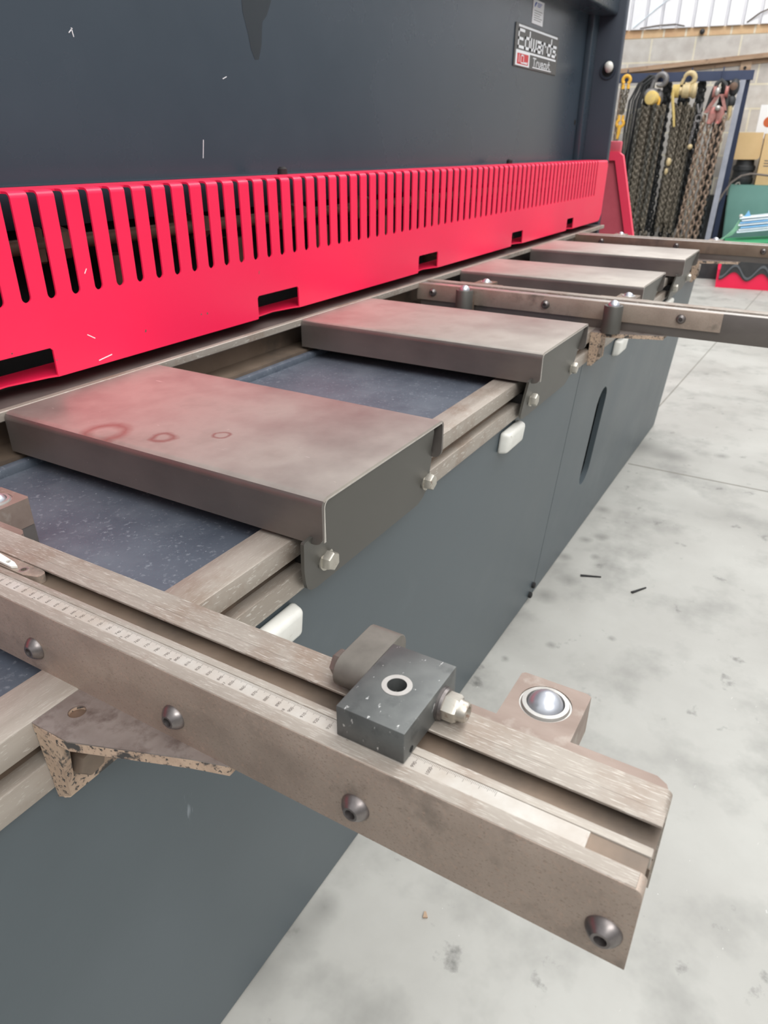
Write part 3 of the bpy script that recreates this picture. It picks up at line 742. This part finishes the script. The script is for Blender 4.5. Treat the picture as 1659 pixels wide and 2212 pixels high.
# ================================================================ STOP BLOCK ON THE NEAREST ARM
sb = thing('stop_block', 'black steel stop block with a countersunk hole and a side nut, on the nearest arm', 'stop block', (0.305, 0.167, 0))
bx0, bx1, by0, by1, bz = 0.2702, 0.3404, 0.1433, 0.1905, 0.0236
mb = MB()
mb.plate([[(bx0, by0), (bx1, by0), (bx1, by1), (bx0, by1)], list(reversed(circle(0.3047, .1676, .0064, 28)))], lambda u, v, w: (u, v, 0.0002 + w), bz - .0002)
bmesh.ops.bevel(mb.bm, geom=[e for e in mb.bm.edges if e.calc_length() > .02 and e.calc_face_angle(0) > .5], offset=.0007, segments=2, profile=.5, affect='EDGES')
body = emit('body', mb, m_block, sb)
mb = MB(); mb.plate([circle(0.3047, .1676, .0098, 32), list(reversed(circle(0.3047, .1676, .0064, 28)))], lambda u, v, w: (u, v, bz + w), 0.0003)
emit('worn_hole_rim', mb, m_edge, body)
mb = MB(); mb.lathe((.3047, .1676, .002), (0, 0, 1), [(0, .0063), (.001, .0063)], 24); mb.lathe((.2795, by0 + .0003, .0045), (0, -1, 0), [(0, .0022), (.0005, .0022)], 14)
emit('bore_bottom', mb, m_hole, body)
mb = MB()
r = .0116; cz = r + .0004
lug = arc(.3135, cz, r, 270, 90, 12) + arc(.3480, cz, r, 90, -90, 12)
mb.plate([lug], lambda u, v, w: (u, 0.1908 + w, v), 0.0242)
bmesh.ops.bevel(mb.bm, geom=[e for e in mb.bm.edges if abs(e.verts[0].co.y - e.verts[1].co.y) < 1e-6], offset=.0006, segments=1, affect='EDGES')
emit('swing_lug', mb, m_lug, sb)
ax, az = .3190, .0095
mb = MB(); hexhead(mb, (.3165, .2150, .0118), (0, 1, 0), .0165, .0065, .1); emit('bolt_head', mb, m_lug, sb)
mb = MB(); mb.lathe((ax, by0, az), (0, -1, 0), [(0, .0112), (.0018, .0112)], 26); mb.lathe((ax, by0 - .0019, az), (0, -1, 0), [(0, .0108), (.0020, .0104)], 26)
emit('washer', mb, m_screw, sb)
mb = MB(); hexhead(mb, (ax, by0 - .0038, az), (0, -1, 0), .0162, .0090, .75)
mb.lathe((ax, by0 - .0126, az), (0, -1, 0), [(0, .0074), (.0016, .0068), (.0046, .0068), (.006, .0058), (.006, .0042), (.0035, .004)], 24)
emit('lock_nut', mb, m_zinc, sb)

# slot stop with its white lever
ss = thing('slot_stop', 'small steel slot stop with a white pointed lever in the nearest arm', 'stop', (0.296, 0.55, -0.0085))
mb = MB()
ol = [(.2890, .62), (.2890, .5215), (.2915, .5130)] + arc(.2968, .5118, .0050, 200, 340, 6) + [(.3025, .5150), (.3026, .62)]
mb.plate([ol, list(reversed(circle(.2945, .5282, .0036, 20)))], lambda u, v, w: (u, v, -.0083 + w), .0075)
emit('nut_body', mb, m_brown, ss)
mb = MB()
for k in range(3): mb.plate([circle(.2945, .5282, .0046 - .0008 * k, 20), list(reversed(circle(.2945, .5282, .0042 - .0008 * k, 20)))], lambda u, v, w: (u, v, -.0008 + w), .0002)
emit('threaded_hole', mb, m_edge, ss)
mb = MB()
ol = [(.2905, .600), (.2903, .5385), (.2935, .5345), (.2962, .5420), (.3015, .600)]
mb.plate([ol, list(reversed(circle(.2940, .5475, .0021, 16)))], lambda u, v, w: (u, v, -.0006 + w + (v - .535) * .05), .0018)
lv = emit('lever', mb, m_white, ss); lv['label'] = 'white pointed lever'

# ================================================================ CHAIN RACK AND WHAT HANGS ON IT
rack = thing('chain_rack', 'dark blue steel rack frame hung with lifting chains, against the block wall', 'rack', tuple(wl(0.0, -H, 0.7)))
mb = MB(); wallbox(mb, -1.35, 0.66, 0.905, 0.986, 0.66, 0.74); emit('crossbar', mb, m_rackblue, rack)
def legbar(s0, d0, z0, s1, d1, z1, w, mtl):
    mb = MB(); a = wl(s0, z0, d0); c = wl(s1, z1, d1); h = w / 2
    A = [a - WS * h - WN * h, a + WS * h - WN * h, a + WS * h + WN * h, a - WS * h + WN * h]
    B = [c - WS * h - WN * h, c + WS * h - WN * h, c + WS * h + WN * h, c - WS * h + WN * h]
    mb.hull(A + B); return emit('leg', mb, mtl, rack)
legbar(0.53, 1.05, -H, 0.573, 0.72, 0.905, 0.052, m_rackleg); legbar(0.60, 0.35, -H, 0.612, 0.68, 0.905, 0.052, m_rackblue)
legbar(-1.25, 1.05, -H, -1.25, 0.72, 0.905, 0.052, m_rackleg); legbar(-1.25, 0.35, -H, -1.25, 0.68, 0.905, 0.052, m_rackblue)
for s in (-0.525, -0.19, 0.09, 0.38):
    mb = MB(); wallbox(mb, s - .006, s + .006, 0.90, 1.02, 0.742, 0.752); emit('peg', mb, m_rackblue, rack)

def link_mesh(Lo, Wd, r):
    b = bmesh.new(); mbx = MB(); mbx.bm.free(); mbx.bm = b
    a = Wd / 2 - r; hh = Lo / 2 - Wd / 2
    pts = [(a * math.cos(t), 0, hh + a * math.sin(t)) for t in [math.pi * k / 6 for k in range(7)]] + [(a * math.cos(t), 0, -hh + a * math.sin(t)) for t in [math.pi + math.pi * k / 6 for k in range(7)]]
    mbx.tube(pts, r, 6, True)
    me = bpy.data.meshes.new('link'); b.to_mesh(me); b.free(); return me
LK = {}
def strand(mb, p0, p1, Lo=.060, Wd=.042, r=.0065, sag=0.0, jit=.15, turn=0.0):
    key = (Lo, Wd, r)
    if key not in LK: LK[key] = link_mesh(*key)
    p0 = Vector(p0); p1 = Vector(p1); d = p1 - p0; n = max(2, int(d.length / (Lo - 2 * r)))
    for i in range(n):
        t = (i + .5) / n
        p = p0 + d * t + WN * sag * math.sin(math.pi * t)
        q = d.to_track_quat('Z', 'Y').to_matrix().to_4x4()
        rot = Matrix.Rotation((math.pi / 2) * (i % 2) + math.pi / 4 + turn + random.uniform(-jit, jit), 4, 'Z')
        mb.add(LK[key], Matrix.Translation(p) @ q @ rot)
def hookpts(s, z, d, r, n=14, a0=-40, a1=230):
    return [wl(s + r * math.cos(math.radians(a0 + (a1 - a0) * k / n)), z + r * math.sin(math.radians(a0 + (a1 - a0) * k / n)), d) for k in range(n + 1)]
def coilbundle(mb, items, Lo, Wd, r, **k):
    for (s0, z0, s1, z1, d0, d1) in items: strand(mb, wl(s0, z0, d0), wl(s1, z1, d1), Lo, Wd, r, **k)
# chain sling with yellow shackles
t = thing('chain_sling', 'short chain sling with two yellow shackles hanging nearest the machine', 'chain sling', tuple(wl(-.525, .4, .8)))
mb = MB(); mb.tube(hookpts(-.522, .925, .80, .036, 14, -60, 240), .0165, 8); mb.cyl(wl(-.545, .885, .80), wl(-.548, .845, .80), .016, 10); mb.cyl(wl(-.498, .885, .80), wl(-.494, .845, .80), .016, 10)
emit('upper_shackle', mb, m_yellow, t)
mb = MB(); strand(mb, wl(-.545, .85, .80), wl(-.532, .62, .80), .06, .046, .009); strand(mb, wl(-.495, .85, .80), wl(-.522, .62, .80), .06, .046, .009)
emit('chain', mb, m_chaing, t)
mb = MB(); mb.tube(hookpts(-.527, .535, .80, .034, 14, 110, 430), .0155, 8); mb.tube([wl(-.545, .56, .80), wl(-.548, .61, .80)], .014, 8); mb.tube([wl(-.509, .56, .80), wl(-.506, .61, .80)], .014, 8); mb.tube([wl(-.527, .52, .81), wl(-.53, .44, .81), wl(-.537, .39, .81)], [.022, .018, .012], 8)
emit('lower_shackle', mb, m_yellow, t)
mb = MB(); coilbundle(mb, [(-.535, .42, -.53, -.5, .80, .80), (-.56, .9, -.58, -.3, .785, .785)], .05, .036, .007); emit('tail_chain', mb, m_chain, t)
# wire rope slings
t = thing('wire_sling', 'bundle of dark wire rope slings looped over the rack bar', 'wire sling', tuple(wl(-.40, .0, .77)))
mb = MB()
for k in range(11):
    q = random.uniform(-.012, .012); e = random.uniform(-.02, .02); s0 = -.47 + .016 * k + q; s1 = -.44 + .012 * k - q; dd = .755 + .02 * (k % 3)
    mb.tube([wl(-.26 + .008 * k, .955, .765), wl(-.32 + .008 * k, .94 + e, dd), wl(-.40 + .010 * k + q, .88 + e, dd), wl(s0, .74, dd), wl(s0 - .01, .5, dd), wl(s1 - .03 + q, .1, dd), wl(s1, -.3 - .03 * (k % 3), dd), wl(s1 + .03, -.52, dd)], .0095 + .002 * (k % 2), 6)
emit('rope_strand', mb, m_black, t)
mb = MB(); mb.tube([wl(-.46, .45, .83), wl(-.44, .15, .84), wl(-.38, -.02, .84), wl(-.30, -.12, .84)], .014, 8)
mb.tube([wl(-.42, .62, .83), wl(-.43, .3, .83), wl(-.45, .22, .83)], .013, 8)
emit('loose_end', mb, m_chaind, t)
# grey hook hoist with dusty yellow cover
t = thing('chain_hoist', 'hand chain hoist with a grey hook and a round dusty yellow cover', 'chain hoist', tuple(wl(-.22, .2, .8)), 'chain hoists on the rack')
mb = MB(); mb.tube(hookpts(-.185, .915, .82, .050, 16, -130, 200), [.014 + .016 * math.sin(math.pi * k / 16) for k in range(17)], 10); mb.tube([wl(-.245, .92, .82), wl(-.262, .86, .82), wl(-.268, .82, .82)], .018, 8)
emit('hook', mb, m_hook, t)
mb = MB(); mb.ball(wl(-.262, .785, .80), .075, (.8, 1.05, .9), 18, 12); mb.ball(wl(-.20, .76, .76), .065, (.7, .9, 1.3), 18, 12)
emit('housing', mb, m_hook, t)
mb = MB(); mb.lathe(wl(-.25, .76, .86), WN - WS * .5 + Vector((0, 0, .1)), [(-.05, .06), (.0, .066), (.018, .062), (.024, .045), (.026, 0)], 22)
emit('cover', mb, m_disc, t)
mb = MB(); mb.tube([wl(-.185, .77, .83), wl(-.17, .74, .83), wl(-.175, .69, .83), wl(-.20, .66, .83)], .014, 8)
emit('yellow_guide', mb, m_yellow, t)
mb = MB()
coilbundle(mb, [(-.33 + .0225 * k, .70 - .01 * (k % 3), -.335 + .0205 * k, -.42 - .05 * (k % 4), .80 + .022 * ((k * 5) % 4), .81 + .022 * ((k * 3) % 4)) for k in range(11)], .048, .037, .0082, turn=.3)
emit('hand_chain', mb, m_chaing, t)
for (s0, z0, s1, z1) in ((-.20, .70, -.215, -.5), (-.345, .66, -.36, -.38), (-.115, .60, -.15, -.35)):
    mb = MB(); strand(mb, wl(s0, z0, .87), wl(s1, z1, .87), .06, .046, .010); emit('load_chain', mb, m_chaind, t)
# beige hook hoist with yellow rope
t = thing('chain_hoist', 'hand chain hoist with a beige hook and yellow rope tied round its drum', 'chain hoist', tuple(wl(.08, .2, .8)), 'chain hoists on the rack')
mb = MB(); mb.tube(hookpts(.082, .920, .82, .050, 16, -130, 190), [.012 + .014 * math.sin(math.pi * k / 16) for k in range(17)], 10); mb.tube([wl(.03, .92, .82), wl(.012, .87, .82)], .016, 8)
emit('hook', mb, m_bhook, t)
mb = MB(); mb.lathe(wl(-.06, .815, .83), WS, [(0, .036), (.012, .05), (.03, .038), (.09, .036), (.095, .058), (.125, .062), (.16, .062), (.165, .05), (.20, .07), (.225, .066), (.23, .03)], 18)
emit('drum', mb, m_bhook, t)
mb = MB()
for k in range(4):
    c = wl(-.05 + .016 * k, .815, .83)
    mb.tube([c + (WN * math.cos(a) + Vector((0, 0, 1)) * math.sin(a)) * .052 for a in [2 * math.pi * q / 14 for q in range(14)]], .010, 6, True)
mb.tube([wl(-.05, .80, .885), wl(-.035, .72, .885), wl(-.01, .62, .88), wl(.015, .50, .88)], [.016, .014, .013, .010], 8)
emit('tied_rope', mb, m_rope, t)
mb = MB()
coilbundle(mb, [(-.02 + .021 * k, .71 - .02 * (k % 3), .0 + .0165 * k, -.5 + .05 * (k % 3), .79 + .024 * ((k * 5) % 4), .80 + .024 * ((k * 3) % 4)) for k in range(10)], .048, .037, .0082)
emit('hand_chain', mb, m_chaing, t)
for (s0, z0, s1, z1) in ((.09, .72, .11, -.5), (.18, .66, .165, -.5), (.145, .66, .13, -.5)):
    mb = MB(); strand(mb, wl(s0, z0, .79), wl(s1, z1, .79), .06, .046, .010); emit('load_chain', mb, m_chaind, t)
mb = MB(); mb.ball(wl(.20, .32, .86), .026, (1, 1, 1), 14, 10); mb.ball(wl(.022, .18, .89), .026, (1, 1, 1.5), 14, 10); mb.ball(wl(.012, .09, .89), .018, (1, 1, 1.8), 14, 10); emit('chain_tag', mb, m_bhook, t)
mb = MB(); mb.tube([wl(.20, .70, .86), wl(.225, .62, .86)], .010, 6); mb.tube([wl(.245, .70, .86), wl(.235, .62, .86)], .010, 6)
mb.tube([wl(.232 + .028 * math.cos(a), .575 + .03 * math.sin(a), .86) for a in [2 * math.pi * q / 16 for q in range(16)]], .008, 6, True); strand(mb, wl(.21, .55, .86), wl(.185, .30, .86), .05, .034, .007)
emit('steel_ring', mb, m_hook, t)
# red sheave block with brown chain falls
t = thing('chain_hoist', 'large chain hoist with pinkish red sheaves and four falls of brown chain', 'chain hoist', tuple(wl(.40, .2, .8)), 'chain hoists on the rack')
mb = MB(); mb.tube([wl(.29, .62, .84), wl(.325, .80, .84), wl(.345, .87, .84), wl(.38, .90, .84), wl(.42, .87, .84), wl(.45, .78, .84), wl(.468, .62, .84)], [.02, .024, .022, .018, .022, .024, .02], 8)
emit('bow', mb, m_black, t)
for dx, c in ((-.055, 1), (.055, -1)):
    mb = MB(); mb.lathe(wl(.392 + dx, .80, .86), WS, [(-.016, .03), (-.016, .058), (-.006, .046), (.006, .046), (.016, .058), (.016, .03)], 20); emit('sheave', mb, m_rusty, t)
mb = MB()
mb.hull([wl(.27, .62, .87), wl(.31, .62, .87), wl(.31, .62, .89), wl(.27, .62, .89), wl(.36, .78, .87), wl(.40, .78, .87), wl(.40, .78, .89), wl(.36, .78, .89)])
mb.hull([wl(.45, .64, .87), wl(.48, .64, .87), wl(.48, .64, .89), wl(.45, .64, .89), wl(.39, .78, .87), wl(.425, .78, .87), wl(.425, .78, .89), wl(.39, .78, .89)])
mb.ball(wl(.355, .60, .88), .05, (.6, .8, 1.5), 16, 12); mb.ball(wl(.425, .60, .88), .05, (.6, .8, 1.5), 16, 12)
mb.cyl(wl(.345, .57, .88), wl(.335, .525, .88), .024, 12); mb.cyl(wl(.415, .57, .88), wl(.410, .525, .88), .022, 12)
emit('lower_block', mb, m_rusty, t)
mb = MB(); mb.ball(wl(.395, .66, .92), .028, (1, 1, .9), 16, 10); mb.ball(wl(.362, .80, .90), .024, (.8, 1, 1.5), 16, 10); emit('bright_stud', mb, m_ring, t)
for i, (a, c, z0) in enumerate(((.285, .225, .60), (.345, .285, .53), (.41, .345, .53), (.475, .405, .60))):
    mb = MB(); strand(mb, wl(a, z0, .86 + .01 * i), wl(c, -.66, .88 + .01 * i), .070, .060, .0115, jit=.1, turn=math.pi / 4 * (i % 2)); emit('chain_fall', mb, m_chain, t)
mb = MB(); mb.tube([wl(.44, .62, .80), wl(.46, .3, .80), wl(.42, -.2, .82), wl(.40, -.62, .82)], .02, 8); emit('dark_strap', mb, m_black, t)
# small dark hoist at the end
t = thing('chain_hoist', 'small dark hoist hanging at the right end of the rack beside the leg', 'chain hoist', tuple(wl(.52, .6, .8)), 'chain hoists on the rack')
mb = MB(); mb.ball(wl(.505, .84, .76), .055, (.9, .9, 1.4), 18, 12); mb.ball(wl(.50, .72, .76), .05, (.9, .9, 1.2), 18, 12); emit('housing', mb, m_black, t)
mb = MB(); mb.lathe(wl(.50, .85, .80), WN, [(-.01, .035), (.01, .035), (.014, .02)], 18); emit('cover', mb, m_shaft, t)
mb = MB(); mb.tube([wl(.50, .68, .79), wl(.508, .60, .79), wl(.495, .56, .79)], .022, 8); emit('hook', mb, m_bhook, t)
# dark chain slings behind the hoists
for (a, n, lab) in ((-.12, 5, 'dark chain sling hanging between the two hand chain hoists'), (.21, 4, 'dark chain sling hanging between the roped hoist and the red hoist'), (.43, 4, 'dark chain sling hanging behind the red sheave hoist'), (-.30, 6, 'dark chain sling hanging behind the grey hook hoist'), (.05, 6, 'dark chain sling hanging behind the roped drum')):
    t = thing('chain_sling', lab, 'chain sling', tuple(wl(a, -.6, .64)), 'dark chain slings on the rack')
    for q in range(n):
        mb = MB(); s0 = a + .03 * (q - n / 2)
        db = .63 if n < 6 else .54; strand(mb, wl(a + .012 * (q - n / 2), .90, db), wl(s0 - .01, -.62 + .1 * (q % 3), db - .01 - .02 * (q % 2)), .07, .062, .013); emit('chain_leg', mb, m_black, t)
# heap of chain under the hoists
hp = MB()
for k in range(46):
    s = random.uniform(-.42, .22); strand(hp, wl(s, -.80 + random.uniform(0, .22), random.uniform(.78, .98)), wl(s + random.uniform(-.16, .16), -.79 + random.uniform(0, .30), random.uniform(.78, .98)), .06, .044, .009)
o = emit('chain_heap', hp, m_chaing, base=tuple(wl(-.1, -H, .86)))
tag(o, 'heap of spare chain piled under the chain rack', 'chain', kind='stuff')
o = MB(); o.ball(wl(-.33, -.50, .86), .05, (.8, .8, 1.6), 14, 10)
o.tube([wl(-.36, -.40, .86), wl(-.30, -.43, .9), wl(-.29, -.50, .9), wl(-.33, -.60, .9)], .016, 8)
tag(emit('lifting_hook', o, m_hook, base=tuple(wl(-.33, -.58, .86))), 'grey lifting hook lying on the chain heap', 'hook')

# ================================================================ WALL FITTINGS
t = thing('wall_angle', 'brown painted steel angle running slightly uphill across the block wall', 'steel angle', tuple(wl(0, 1.1, .03)))
def zt(s): return 1.1025 + s * 0.072
mb = MB(); mb.hull([wl(-2.5, zt(-2.5) - .055, .0), wl(1.8, zt(1.8) - .055, .0), wl(1.8, zt(1.8) - .055, .012), wl(-2.5, zt(-2.5) - .055, .012), wl(-2.5, zt(-2.5) + .035, .0), wl(1.8, zt(1.8) + .035, .0), wl(1.8, zt(1.8) + .035, .012), wl(-2.5, zt(-2.5) + .035, .012)])
mb.hull([wl(-2.5, zt(-2.5) - .012, .0), wl(1.8, zt(1.8) - .012, .0), wl(1.8, zt(1.8) - .012, .06), wl(-2.5, zt(-2.5) - .012, .06), wl(-2.5, zt(-2.5) + .004, .0), wl(1.8, zt(1.8) + .004, .0), wl(1.8, zt(1.8) + .004, .06), wl(-2.5, zt(-2.5) + .004, .06)])
emit('angle_bar', mb, m_timber, t)
mb = MB(); wallbox(mb, .52, .625, 0.99, 1.12, 0, .03); cl = emit('cleat', mb, m_timber, t)
mb = MB(); mb.lathe(wl(.567, 1.06, .03), WN, [(0, .016), (.008, .016)], 6); emit('cleat_bolt', mb, m_dark, cl)
mb = MB(); mb.ball(wl(.084, 1.398, .03), .026, (1, 1, 1), 16, 10); tag(emit('junction_knob', mb, m_black, base=tuple(wl(.084, 1.398, .0))), 'round black knob fixed to the buff brick course', 'knob')
mb = MB()
mb.tube([wl(-.55, 1.452, .03), wl(-.38, 1.47, .035), wl(-.2, 1.475, .035), wl(-.10, 1.455, .03)], .006, 6)
tag(emit('cable', mb, m_cable, base=tuple(wl(-.35, 1.45, .03))), 'thin grey cable lying along the top of the brick course', 'cable')
mb = MB(); mb.tube([wl(-.62, 1.46, .037), wl(-.40, 1.63, .037), wl(-.05, 1.87, .037), wl(.3, 2.05, .037)], .005, 6)
tag(emit('cable', mb, m_lightfilm, base=tuple(wl(-.3, 1.6, .02))), 'pale cable running diagonally up the white cladding at its left', 'cable')
mb = MB(); mb.tube([wl(.50, 1.46, .03), wl(.60, 1.53, .05), wl(.72, 1.58, .05), wl(.95, 1.60, .03)], .007, 6)
tag(emit('cable', mb, m_cable, base=tuple(wl(.7, 1.5, .03))), 'dark cable looping out over the white cladding at the right edge', 'cable')
t = thing('wall_notice', 'white wall notice with an orange disc, behind the cardboard boxes', 'notice', tuple(wl(.9, .5, .0)))
mb = MB(); wallbox(mb, .80, 1.12, .40, .72, .001, .006); emit('sheet', mb, m_paper, t)
mb = MB(); mb.lathe(wl(.905, .56, .006), WN, [(0, .05), (.002, .05)], 24); emit('orange_disc', mb, mat('orange_print', L(196, 98, 52), None, 10, (.5, .6)), t)

# ================================================================ CLUTTER RIGHT OF THE RACK
t = thing('machine_cabinet', 'pale green metal cabinet standing right of the chain rack', 'cabinet', tuple(wl(.95, -H, .3)))
mb = MB()
mb.hull([wl(.70, -H, .19), wl(1.9, -H, .19), wl(1.9, -H, .5), wl(.70, -H, .5), wl(.642, -.035, .19), wl(1.9, -.035, .19), wl(1.9, -.035, .5), wl(.642, -.035, .5)])
bmesh.ops.bevel(mb.bm, geom=list(mb.bm.edges), offset=.01, segments=2, affect='EDGES')
emit('body', mb, m_green, t)
mb = MB(); mb.tube([wl(.70, -.035, .49), wl(.72, -.015, .49), wl(.735, -.012, .49), wl(.742, -.035, .49)], .008, 6); emit('latch', mb, m_zinc, t)
t = thing('cardboard_box', 'wide open cardboard box tilted on the dark drum beside the rack leg', 'box', tuple(wl(.73, .2, .35)), 'cardboard boxes right of the rack')
mb = MB(); ol = [(.60, .455), (.870, .455), (.882, .245), (.872, .215), (.858, .205), (.585, .203)]
mb.plate([ol], lambda u, v, w: wl(u, v, .42 + w), .008); emit('front_panel', mb, m_card, t)
mb = MB(); wallbox(mb, .60, .87, .215, .44, .12, .42); emit('carton', mb, m_card, t)
t = thing('cardboard_box', 'tall cardboard box with printed marks at the right edge of the view', 'box', tuple(wl(1.0, -.03, .35)), 'cardboard boxes right of the rack')
mb = MB(); wallbox(mb, .888, 1.30, -.034, .445, .2, .45); bx = emit('carton', mb, m_card, t)
mb = MB()
for z, w in ((.19, .10), (.165, .08), (.14, .11)): wallbox(mb, .93, .93 + w, z, z + .01, .45, .4508)
mb.lathe(wl(.965, .33, .45), WN, [(0, .02), (.0008, .02)], 16); emit('printed_marks', mb, m_cable, bx)
mb = MB(); mb.lathe(wl(.755, -.034, .315), (0, 0, 1), [(0, .10), (.02, .11), (.06, .11), (.065, .10), (.13, .10), (.135, .11), (.17, .11), (.19, .09), (.237, .085)], 24)
tag(emit('drum', mb, m_black, base=tuple(wl(.755, -.034, .315))), 'black ribbed drum on the green cabinet under the open box', 'drum')
mb = MB(); mb.tube([wl(.56, -.22, .60), wl(.60, -.12, .58), wl(.66, -.01, .54), wl(.74, .05, .52), .5 * (wl(.74, .05, .52) + wl(.92, .07, .52)) + Vector((0, 0, .012)), wl(.92, .066, .52), wl(1.08, .05, .52), wl(1.4, -.01, .53)], .011, 8)
tag(emit('hose', mb, m_cable, base=tuple(wl(.6, -.2, .56))), 'grey brown hose arching over the green cabinet', 'hose')
mb = MB(); wallbox(mb, .42, .80, -H, -.16, .02, .17)
tag(emit('steel_stand', mb, m_black, base=tuple(wl(.60, -H, .1))), 'dark steel stand between the rack leg and the green cabinet', 'stand')
# bench with the green sheet and film bundle
t = thing('low_bench', 'low black bench under a bright green sheet right of the rack', 'bench', tuple(wl(1.2, -H, 1.3)))
mb = MB(); wallbox(mb, .70, 2.0, -H, -.58, .75, 1.6); emit('body', mb, m_black, t)
mb = MB(); wallbox(mb, .66, 2.0, -.58, -.55, .72, 1.62); emit('top', mb, m_black, t)
mb = MB(); mb.hull([wl(.70, -.55, .75), wl(1.9, -.55, .75), wl(1.9, -.55, 1.3), wl(.70, -.55, 1.3), wl(.705, -.54, .76), wl(1.9, -.42, .76), wl(1.9, -.44, 1.29), wl(.71, -.54, 1.29)])
tag(emit('green_sheet', mb, m_green2, base=tuple(wl(1.1, -.55, 1))), 'bright green plastic sheet draped on the low black bench', 'sheet')
t = thing('film_bundle', 'bundle of white and blue plastic film strips lying on the green sheet', 'film', tuple(wl(.95, -.45, .95)))
for i in range(7):
    mb = MB(); z = -.46 + .022 * i; s0 = .80 + .012 * (i % 3)
    mb.hull([wl(s0, z, .86), wl(1.6, z + .11, .86), wl(1.6, z + .11, 1.02), wl(s0, z, 1.02), wl(s0, z + .014, .87), wl(1.6, z + .13, .87), wl(1.6, z + .13, 1.01), wl(s0, z + .014, 1.01)])
    emit('film_strip', mb, m_blue if i in (2, 4) else m_lightfilm, t)
mb = MB(); mb.plate([[(.825, -.335), (.905, -.315), (.880, -.265), (.868, -.245)]], lambda u, v, w: wl(u, v, .98 + w), .01); emit('blue_flap', mb, m_blue, t)
mb = MB(); mb.ball(wl(.808, -.302, 1.0), .018); emit('white_knob', mb, m_white, t)
mb = MB()
for i in range(6): mb.tube([wl(.805 + .004 * i, -.33 - .012 * i, 1.0), wl(.76, -.43 - .01 * i, 1.02), wl(.70 - .01 * i, -.50 - .006 * i, 1.05), wl(.67, -.538, 1.05)], .004, 5)
emit('pale_green_strings', mb, mat('pale_green_string', L(140, 190, 160), None, 20, (.5, .6)), t)
# scalloped black sheet on the red block
t = thing('red_block', 'red steel block on the floor with a black scalloped sheet over its top', 'block', tuple(wl(1.1, -H, 2.2)))
mb = MB(); mb.hull([wl(.685, -H, 1.75), wl(1.75, -H, 1.75), wl(1.75, -H, 2.2), wl(.685, -H, 2.2), wl(.678, -.665, 1.75), wl(1.75, -.665, 1.75), wl(1.75, -.665, 2.2), wl(.678, -.665, 2.2)]); emit('body', mb, m_red, t)
def wave(u, ph=0): return -.715 + .036 * math.cos((u - .818 - ph) / .2245 * 2 * math.pi)
us = [.70 + .01 * k for k in range(106)]
mb = MB(); mb.plate([[(u, wave(u)) for u in us] + [(1.75, -.50), (.70, -.50)]], lambda u, v, w: wl(u, v, 2.205 + w), .012); emit('scalloped_sheet', mb, m_black, t)
mb = MB(); mb.plate([[(u, -.715 + .036 * 1.5 * math.cos((u - .818) / .2245 * 2 * math.pi) + .030) for u in us] + [(u, -.715 + .054 * math.cos((u - .818) / .2245 * 2 * math.pi) + .052) for u in reversed(us)]], lambda u, v, w: wl(u, v, 2.218 + w), .006); emit('scalloped_rim', mb, mat('grey_rubber_rim', L(92, 96, 100), None, 20, (.5, .6)), t)
mb = MB(); wallbox(mb, .45, 2.0, -H, -.50, 1.66, 1.74)
tag(emit('dark_crate', mb, m_black, base=tuple(wl(.9, -H, 1.7))), 'dark crate side standing behind the red block', 'crate')

# ================================================================ SWARF ON THE FLOOR
for (x, y, a, l, lab) in ((1.872, .237, -.56, .028, 'dark metal sliver lying on the floor, farther of two from the machine'), (1.875, .378, -1.18, .030, 'thin grey metal sliver lying on the floor near the panel seam'), (0.687, .317, .5, .005, 'tiny orange chip on the floor under the nearest arm')):
    mb = MB(); d = Vector((math.cos(a), math.sin(a), 0)); n = Vector((-d.y, d.x, 0)) * .004; c = Vector((x, y, -H + .0008))
    A = [c - d * l - n, c + d * l - n * .4, c + d * l + n * .4, c - d * l + n]
    mb.hull([p for p in A] + [p + Vector((0, 0, .003)) for p in A])
    tag(emit('metal_sliver', mb, m_timber if 'orange' in lab else m_dark, base=tuple(c)), lab, 'metal scrap')
